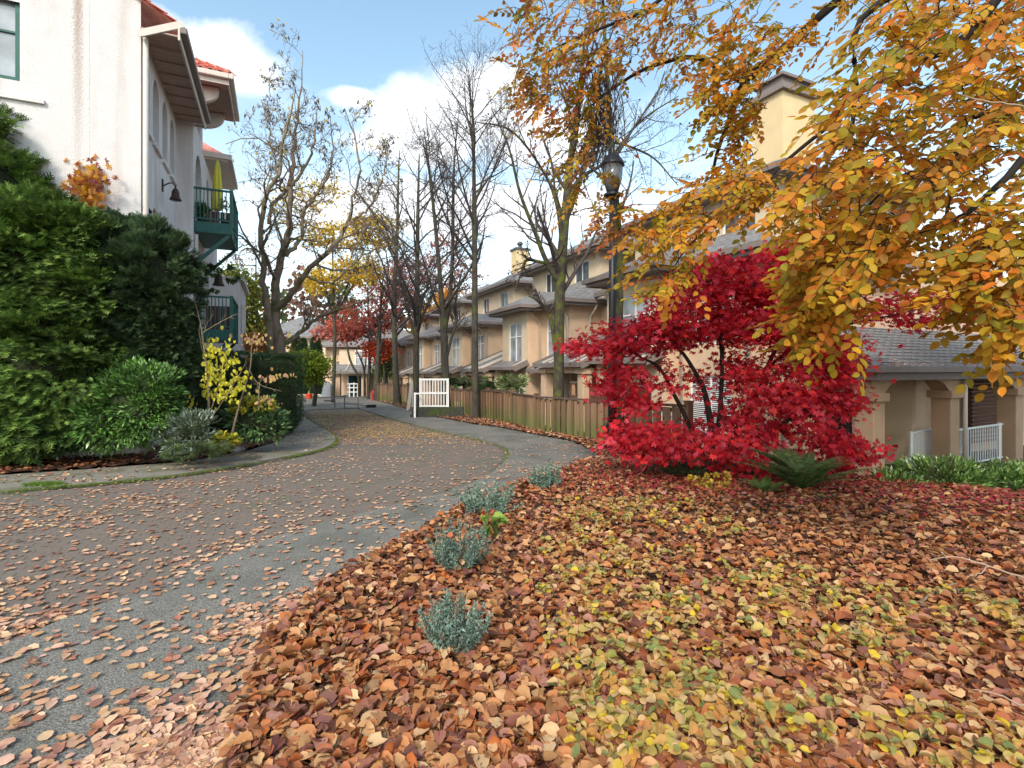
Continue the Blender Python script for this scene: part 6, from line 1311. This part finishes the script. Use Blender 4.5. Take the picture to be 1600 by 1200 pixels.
# clipped hedge: two lengths
def hedge(label, x0, y0, x1, y1, hgt, wd, seed, rnd=.35):
    a_ = Vector((x0, y0, float(H(x0, y0)))); ln = math.hypot(x1-x0, y1-y0); ang = math.atan2(y1-y0, x1-x0); t = thing('hedge', label, 'hedge', a_, ang, 'clipped yew hedge')
    g = np.random.default_rng(seed); n = int(5200*(ln*hgt+ln*wd+2*wd*hgt)/8); pts_ = []; nr_ = []
    def sq(u, p=3.4): return np.sign(u)*np.abs(u)**(2/p)
    th_ = g.uniform(-np.pi, np.pi, n); ph = np.arcsin(g.uniform(-1, 1, n)); cx, cy, cz = sq(np.cos(ph))*sq(np.cos(th_)), sq(np.cos(ph))*sq(np.sin(th_)), sq(np.sin(ph))
    pos = np.stack([ln/2+cx*(ln/2), cy*wd/2, hgt*.52+cz*hgt*.5], -1)*1.0+g.normal(0, .025, (n, 3)); nrm = unit(np.stack([cx**3, cy**3, cz**3], -1)+.01)
    # flat faces get extra cover
    m_ = n; face = g.integers(0, 3, m_); u, v = g.uniform(0.02, .98, m_), g.uniform(0.04, .98, m_)
    p2 = np.where((face == 0)[:, None], np.stack([u*ln, np.full(m_, -wd/2), v*hgt], -1), np.where((face == 1)[:, None], np.stack([u*ln, (v-.5)*wd*.96, np.full(m_, hgt*1.01)], -1), np.stack([np.where(u > .5, ln, 0), (u*2 % 1-.5)*wd, v*hgt], -1)))
    n2 = np.where((face == 0)[:, None], np.array([0, -1., 0]), np.where((face == 1)[:, None], np.array([0, 0, 1.]), np.array([1., 0, 0])))
    ed = np.minimum(u, 1-u)*ln; cut = (v*hgt > hgt-rnd*1.1) & (ed < rnd*1.1); p2 = p2[~cut]; n2 = n2[~cut]
    # keep the lower corners tucked in
    lo = np.clip(.45-p2[:, 2], 0, .45); p2[:, 0] += np.where(p2[:, 0] > ln/2, -1, 1)*lo*1.0*(np.abs(p2[:, 0]-ln/2) > ln/2-.5); p2 = p2+g.normal(0, .03, p2.shape)
    P_ = np.concatenate([pos, p2]); N_ = np.concatenate([nrm, n2]); m_ = len(P_); tint = (.8+.35*np.sin(P_[:, 0]*5)*np.sin(P_[:, 2]*6+P_[:, 0]))[:, None]
    leaves('foliage', FAN, P_, N_+g.normal(0, .5, (m_, 3)), rsph(m_), g.uniform(.045, .08, m_), pick([(.045, .095, .038), (.065, .125, .045), (.09, .165, .055), (.032, .062, .028)], m_)*np.clip(tint, .5, 1.3), M['needle'], t)
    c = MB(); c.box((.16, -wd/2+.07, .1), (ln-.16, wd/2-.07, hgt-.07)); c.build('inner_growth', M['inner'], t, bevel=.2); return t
hx1, hy1 = G(478, 664); hx1, hy1 = P(478, 0, 16.2).x, 16.2
hedge('near face of the dark clipped hedge curving out towards the lane', P(386, 0, 14.6).x, 14.6, P(468, 0, 15.4).x, 15.4, 2.25, 1.3, 81)
hedge('left length of the dark clipped hedge behind the yellow sapling', P(270, 0, 15.0).x, 15.0, P(388, 0, 15.4).x, 15.4, 2.35, 1.1, 82)
# small plants in the left bed
HEB = [(.16, .21, .15), (.22, .28, .2), (.11, .16, .10), (.3, .34, .26)]
evergreen('hebe_bush', 'grey green bush at the front of the left bed', gb(300, 9.6), [E(300, 672, 9.6, 42, 32, .4), E(275, 690, 9.5, 25, 18, .3)], 90, 26, .11, .08, HEB, 83, tm=LANCE, dirz=.5, flat=.9)
evergreen('green_bush', 'leafy mid green bush below the right sapling', gb(398, 11.2), [E(398, 655, 11.3, 44, 30, .5), E(420, 665, 11.2, 22, 20, .35)], 85, 24, .12, .12, [(.07, .14, .05), (.10, .20, .08), (.16, .24, .09)], 84, tm=LANCE, dirz=.3, flat=.8)
evergreen('yellowing_bush', 'low bush turning yellow beside the sapling stem', gb(385, 11), [E(395, 633, 11.0, 34, 12, .35), E(345, 690, 9.8, 24, 14, .3)], 60, 16, .1, .09, [(.45, .42, .05), (.55, .45, .06), (.2, .25, .04)], 85, tm=OVL, mt='leaf', dirz=.1, inner=.5)
evergreen('heather_clump', 'low dark heather at the kerb of the left bed', gb(310, 9.2), [E(320, 702, 9.2, 40, 12, .35), E(285, 708, 9.0, 26, 9, .25)], 60, 22, .07, .06, [(.07, .11, .04), (.12, .16, .06)], 86, tm=FAN, dirz=.6, inner=.6)
def sapling(label, stems, nl, seed, cols, size, area, base, Yq):
    t = thing('sapling', label, 'tree', base); limbs = [limb_px(s, 12, .004, seed+i) for i, s in enumerate(stems)]
    wood('stem', limbs, M['bark_warm'], t, base); lv = grow(limbs, n1=4, len1=.35, n2=3, n3=2, up=.6, wave=.2, ang=.8, start=.35, seed=seed, rmin=.003, minr=.1); twigs('twigs', lv[:2], M['bark_warm'], t, base)['kind'] = 'stuff'
    g = np.random.default_rng(seed); pos = []
    for (px, py, sx, sy, n) in area: pos += [P(g.normal(px, sx), g.normal(py, sy), Yq+g.normal(0, .12)) for _ in range(n)]
    pos = np.array(pos); n = len(pos); d = g.normal(0, .35, (n, 3)); d[:, 2] -= 1; nr = g.normal(0, .5, (n, 3)); nr[:, 1] -= 1; leaves('foliage', OV, pos, d, nr, g.uniform(*size, n), pick(cols, n), M['leaf'], t, base); return t
YL = [(.75, .66, .04), (.65, .60, .05), (.80, .72, .10), (.5, .5, .06)]
sapling('thin sapling hung with bright yellow leaves before the hedge', [[(325, 675, 10.3, .028), (326, 610, 10.3, .022), (318, 540, 10.3, .016), (312, 500, 10.3, .01), (302, 465, 10.3, .005)], [(317, 520, 10.3, .012), (350, 500, 10.3, .008), (372, 490, 10.3, .004)], [(330, 640, 10.3, .014), (345, 590, 10.2, .009), (352, 550, 10.2, .004)], [(332, 650, 10.3, .012), (360, 610, 10.2, .009), (385, 565, 10.2, .004)]], 0, 91, YL, (.06, .10), [(330, 560, 7, 22, 75), (323, 600, 5, 22, 40), (345, 590, 7, 25, 55), (352, 560, 6, 16, 40), (372, 600, 9, 14, 55), (300, 625, 7, 8, 10), (365, 565, 5, 8, 20), (350, 615, 12, 8, 36)], gb(325, 10.3), 10.3)
sapling('thin bare sapling with a few peach leaves, right of the yellow one', [[(362, 682, 10.5, .024), (375, 630, 10.5, .018), (390, 580, 10.5, .012), (393, 545, 10.5, .007), (396, 520, 10.5, .004)], [(390, 580, 10.5, .01), (405, 600, 10.5, .006), (440, 612, 10.4, .004)], [(404, 640, 10.5, .012), (406, 600, 10.5, .008), (412, 590, 10.4, .004)]], 0, 92, [(.62, .36, .16), (.66, .50, .15), (.55, .3, .2)], (.05, .09), [(400, 532, 16, 7, 40), (430, 590, 12, 5, 26), (415, 625, 14, 6, 22)], gb(362, 10.5), 10.5)
sapling('thin pink stemmed sapling beside the yew', [[(326, 600, 10.9, .014), (315, 520, 10.9, .010), (300, 480, 10.9, .006), (275, 467, 10.9, .003)], [(300, 480, 10.9, .006), (285, 490, 10.8, .003)]], 0, 93, [(.5, .25, .2)], (.04, .07), [(285, 478, 10, 6, 8)], gb(326, 10.9), 10.9)
evergreen('climbing_shrub', 'green shrub growing up beside the lower balcony', gb(325, 14.4), [E(345, 430, 15.6, 26, 16, .4), E(330, 440, 15.6, 16, 22, .3)], 30, 16, .16, .14, [(.06, .10, .03), (.09, .14, .04)], 94, tm=OVL, mt='leaf', inner=0)
# right bed plants
LAV = [(.14, .22, .17), (.20, .30, .23), (.10, .16, .12), (.26, .34, .28)]
for i, (px, py, Y, rx, rz, lb_) in enumerate(((712, 985, 2.95, 48, 54, 'grey green lavender bush nearest the camera, poking out of the leaves'), (716, 858, 4.2, 46, 42, 'grey green lavender bush, second from the camera'), (765, 786, 6.0, 46, 34, 'wispy grey green bush, third from the camera'), (851, 752, 7.4, 24, 30, 'small grey green bush farthest up the path edge'))):
    n = int(5200*(1 if i < 2 else .6)); b_ = gb(px, Y); t = thing('lavender_bush', lb_, 'bush', b_, 0, 'grey green bushes along the edge of the bed'); c = P(px, py, Y); g = np.random.default_rng(100+i); hh = rz*Y/F; ww = rx*Y/F
    ns = 95 if i < 2 else 60; sp = []; pth = []
    for k in range(ns):
        a = g.uniform(0, 6.28); rr = g.uniform(.1, 1.25)**.7; tip = np.array([c.x+ww*rr*math.cos(a), Y+ww*.8*rr*math.sin(a), c.z+hh*g.uniform(-.3, 1.25)*(1.15-.5*rr)]); st_ = np.array([b_.x+ww*.2*math.cos(a), Y+ww*.2*math.sin(a), b_.z]); mid = (tip+st_)/2+np.array([ww*.18*math.cos(a), ww*.18*math.sin(a), 0]); pth.append([st_, (st_+mid)/2, mid, tip]); sp.append((st_, mid, tip))
    v, f = tubes(np.array(pth), np.tile([.003, .0027, .0022, .001], (ns, 1)), 4); link('stems', npmesh('stems', v-np.array(b_), f, M['twig']), t)
    kk = g.integers(0, ns, n); tt = g.uniform(.25, 1.02, (n, 1)); A = np.array([s[0] for s in sp])[kk]; Bm = np.array([s[1] for s in sp])[kk]; Ct = np.array([s[2] for s in sp])[kk]; pos = A*(1-tt)**2+2*Bm*tt*(1-tt)+Ct*tt**2; dv = unit(Ct-A)*.7+rsph(n)
    leaves('foliage', LANCE, pos, dv, rsph(n), g.uniform(.018, .034, n)*(1 if i < 2 else 1.7), pick(LAV, n), M['needle'], t, b_)
    for q in range(3):
        tv, tf = OV[q]; lf = link('caught_leaf', npmesh('caught_leaf', tv, tf, M['dry'], np.tile(np.array([(.42, .12, .05), (.30, .08, .05), (.6, .36, .2)][q]), (len(tv), 1))), t, (c.x-b_.x+g.normal(0, ww*.4), -ww*.6+g.normal(0, .03), c.z-b_.z+g.normal(0, hh*.4)), (g.uniform(.3, 1.2), g.uniform(-.4, .4), g.uniform(0, 6))); lf.scale = (.07,)*3
def fern(label, px, Y, n, length, seed, cols=[(.10, .17, .045), (.14, .22, .06), (.07, .13, .04), (.18, .26, .08)], wide=1.0):
    b_ = gb(px, Y); t = thing('fern', label, 'fern', b_, 0, None); g = np.random.default_rng(seed)
    for k in range(n):
        a = k/n*6.283+g.normal(0, .2); L_ = length*g.uniform(.7, 1.1); el_ = g.uniform(.75, 1.42); m_ = 30; pos = []; dv = []; nv = []; sz = []; spine = []
        for j in range(m_):
            tt = j/(m_-1); rr = L_*(tt*math.cos(el_)+.35*tt*tt*wide); zz = L_*(tt*math.sin(el_)-.40*tt*tt*math.sin(el_)); p_ = np.array([math.cos(a)*rr, math.sin(a)*rr, zz+.02]); spine.append(p_)
        for j in range(3, m_):
            tg = unit((spine[j]-spine[j-1])[None])[0]; sd__ = np.array([-math.sin(a), math.cos(a), 0]); up_ = np.cross(sd__, tg)
            for sg in (-1, 1): pos.append(spine[j]); dv.append(sd__*sg+tg*.35+np.array([0, 0, -.12])); nv.append(up_ if up_[2] > 0 else -up_); sz.append(.36*L_*.36*math.sin(math.pi*min(1, (j/m_)*.86+.12))**.8+.01)
        fr_ = leaves('frond', LANCE[:1], np.array(pos)+np.array(b_), np.array(dv), np.array(nv), np.array(sz), pick(cols, len(pos)), M['leaf'], t, b_)
        v, f = tubes(np.array([spine[::6]+[spine[-1]]]), np.array([np.linspace(.006, .001, len(spine[::6])+1)]), 4); link('rachis', npmesh('rachis', v, f, M['bark_warm']), fr_)
fern('large arching sword fern under the right side of the crimson maple', 1250, 7.2, 38, .98, 110)
fern('small green fern left of the large one', 1195, 7.0, 14, .42, 111, [(.12, .24, .05), (.16, .28, .06)])
fern('tiny bright fern in front of the large one', 1290, 6.6, 9, .18, 112, [(.12, .22, .06)])
AZ = [(.06, .13, .03), (.10, .20, .04), (.15, .27, .06), (.28, .38, .12)]
evergreen('azalea_bush', 'long low green bush in front of the porch columns', gb(1490, 7.9), [E(1470, 752, 7.9, 72, 30, .6), E(1560, 755, 7.9, 70, 22, .6), E(1400, 762, 7.8, 40, 16, .45), E(1640, 752, 7.9, 60, 24, .6)], 420, 40, .12, .07, AZ, 120, tm=LANCE, mt='gloss', dirz=.4, flat=.9)
evergreen('dark_shrub', 'dark small leaved shrub under the crimson maple', gb(1080, 8.3), [E(1075, 735, 8.3, 60, 15, .4), E(1160, 742, 8.3, 50, 10, .4)], 90, 24, .10, .05, [(.03, .05, .02), (.05, .08, .03)], 121, tm=LANCE, mt='gloss', dirz=.5)
evergreen('yellow_groundcover', 'yellow leaved low plant at the foot of the crimson maple', gb(1105, 7.3), [E(1110, 765, 7.3, 32, 9, .25)], 30, 18, .07, .05, [(.6, .42, .05), (.45, .36, .08)], 122, tm=OVL, mt='leaf', inner=0)
evergreen('hellebore_plant', 'clump of broad green leaves beside the second lavender bush', gb(768, 4.6), [E(768, 818, 4.55, 20, 12, .12)], 9, 4, .06, .10, [(.20, .30, .05), (.14, .24, .06), (.28, .36, .08)], 123, tm=OV, mt='leaf', inner=0, stem=False)
evergreen('garden_shrub', 'leafy plant growing behind the middle fence', gb(800, 20), [E(802, 602, 20, 20, 14, .5)], 30, 18, .2, .18, [(.10, .16, .06), (.16, .22, .08), (.3, .34, .14)], 124, tm=LANCE, dirz=.4)
evergreen('garden_hedge', 'low clipped hedge behind the fence, right of the white railing', gb(720, 25), [E(718, 598, 25.2, 18, 9, .5), E(760, 600, 23, 20, 8, .5)], 60, 24, .16, .12, [(.05, .10, .03), (.08, .14, .04)], 125, tm=FAN)
# low yellow-green ground cover in the foreground
n_st = 700; g = np.random.default_rng(130); posL = []; dL = []; nL = []; sL = []; st_p = []
A_ = [G(*p) for p in [(880, 790), (1060, 790), (1300, 900), (1650, 980), (1700, 1300), (950, 1300), (900, 1130), (820, 940)]]
while len(st_p) < n_st:
    Y = 2.0+5.5*g.uniform(0, 1)**1.5; X = g.uniform(-.1, 1.06)*Y
    if not inpoly(np.array([X]), np.array([Y]), A_)[0] or patch(np.array([X*1.5]), np.array([Y*1.5]))[0] < g.uniform(.0, .85): continue
    z0_ = float(H(X, Y))+.03; h_ = g.uniform(.05, .14); lean = g.normal(0, .05, 2); st_p.append([(X, Y, z0_), (X+lean[0]*.4, Y+lean[1]*.4, z0_+h_*.5), (X+lean[0]*.8, Y+lean[1]*.8, z0_+h_*.8), (X+lean[0], Y+lean[1], z0_+h_)])
    for k in range(g.integers(4, 9)):
        a = g.uniform(0, 6.28); q = np.array([X+lean[0]+math.cos(a)*.03, Y+lean[1]+math.sin(a)*.03, z0_+h_*g.uniform(.6, 1.1)]); posL.append(q); dL.append((math.cos(a), math.sin(a), g.normal(-.1, .2))); nL.append((g.normal(0, .3), g.normal(-.15, .3), 1)); sL.append(g.uniform(.030, .062))
posL, dL, nL, sL = map(np.array, (posL, dL, nL, sL)); cc = pick([(.62, .48, .14), (.46, .42, .12), (.28, .34, .12), (.70, .48, .24), (.64, .32, .10), (.78, .58, .05), (.20, .27, .09)], len(posL), [3, 2, 1.4, 4, 3, 1.8, 1])
gcv = leaves('ground_cover', OV, posL, dL, nL, sL, cc, M['leaf'], None, (2, 3, 0), kind='stuff'); tag(gcv, 'low yellow green leafy ground cover in the foreground bed', 'ground cover')
v, f = tubes(np.array(st_p), np.tile([.0016, .0014, .0012, .001], (n_st, 1)), 3); link('stems', npmesh('stems', v-np.array([2, 3, 0]), f, M['twig']), gcv, kind='stuff')
# fallen branch and bare twigs
def stick(label, pts, name='fallen_branch', mt='bark_warm', parts=None):
    o0 = P(*pts[0][0][:3]); t = thing(name, label, 'branch', o0)
    for i, s in enumerate(pts): p, r_ = limb_px(s, 14, .003, i); v, f = tubes((p-np.array(o0))[None], r_[None], 7); link('stem' if i == 0 else 'side_twig', npmesh('stem', v, f, M[mt], smooth_=True), t)
    return t
def gp(px, py, lift=.09): Y = (EYE-lift)/((py-HZ)/F-SLOPE); return Y
stick('mossy broken branch lying on the brown leaves at the right', [[(1436, 943, gp(1436, 943), .009), (1455, 928, gp(1455, 928), .010), (1475, 918, gp(1475, 918), .009), (1494, 912, gp(1494, 912), .008)], [(1494, 913, gp(1494, 913), .007), (1500, 930, gp(1500, 930, .05), .006), (1506, 942, gp(1506, 942, .05), .005), (1540, 946, gp(1540, 946, .05), .003)]])
M['twig_pale'] = mat('pale twig', (.36, .25, .18), .8, .2, 8)
stick('pale forked bare twig reaching in from the right edge', [[(1640, 920, 1.9, .003), (1590, 898, 1.9, .0035), (1545, 885, 1.95, .003), (1495, 870, 2.0, .0028), (1450, 876, 2.0, .0012)], [(1545, 885, 1.95, .0025), (1530, 897, 1.95, .002), (1510, 900, 1.95, .001)], [(1480, 872, 2, .002), (1470, 862, 2, .001)]], 'bare_twig', 'twig_pale')
stick('pale bare twig low at the bottom right corner', [[(1640, 1110, 1.7, .003), (1590, 1098, 1.7, .003), (1550, 1082, 1.7, .0025), (1515, 1078, 1.7, .001)]], 'bare_twig', 'twig_pale')
stick('pale bare twig crossing the yellow beech leaves at the right edge', [[(1660, 178, 1.8, .003), (1600, 165, 1.8, .003), (1540, 158, 1.85, .0025), (1490, 146, 1.9, .001)]], 'bare_twig', 'twig_pale')
# leaves caught on the porch roof and beech-leaf litter there
n = 420; X = rng.uniform(12.6, 20.5, n); u_ = rng.uniform(0, 1, n)**2.2*2.2; keep = X > 12.4+u_; X, u_ = X[keep], u_[keep]; n = len(X); pos = np.stack([X, 7.02+u_, zE+.045+u_*sl], -1); pw = np.array([LS(a_, b_, c_) for a_, b_, c_ in pos]); nr = rng.normal(0, .3, (n, 3)); nr[:, 2] += .85; nr[:, 1] -= .5
d = rsph(n); d[:, 2] *= .3; lv_ = leaves('leaves_on_porch_roof', OVL, pw, d, nr, rng.uniform(.04, .07, n), pick([(.5, .28, .2), (.4, .12, .08), (.55, .38, .28)], n), M['dry'], None, tuple(LS(15, 8, 1.6)), kind='stuff'); tag(lv_, 'scattered dry leaves lying on the grey porch shingles', 'leaves')
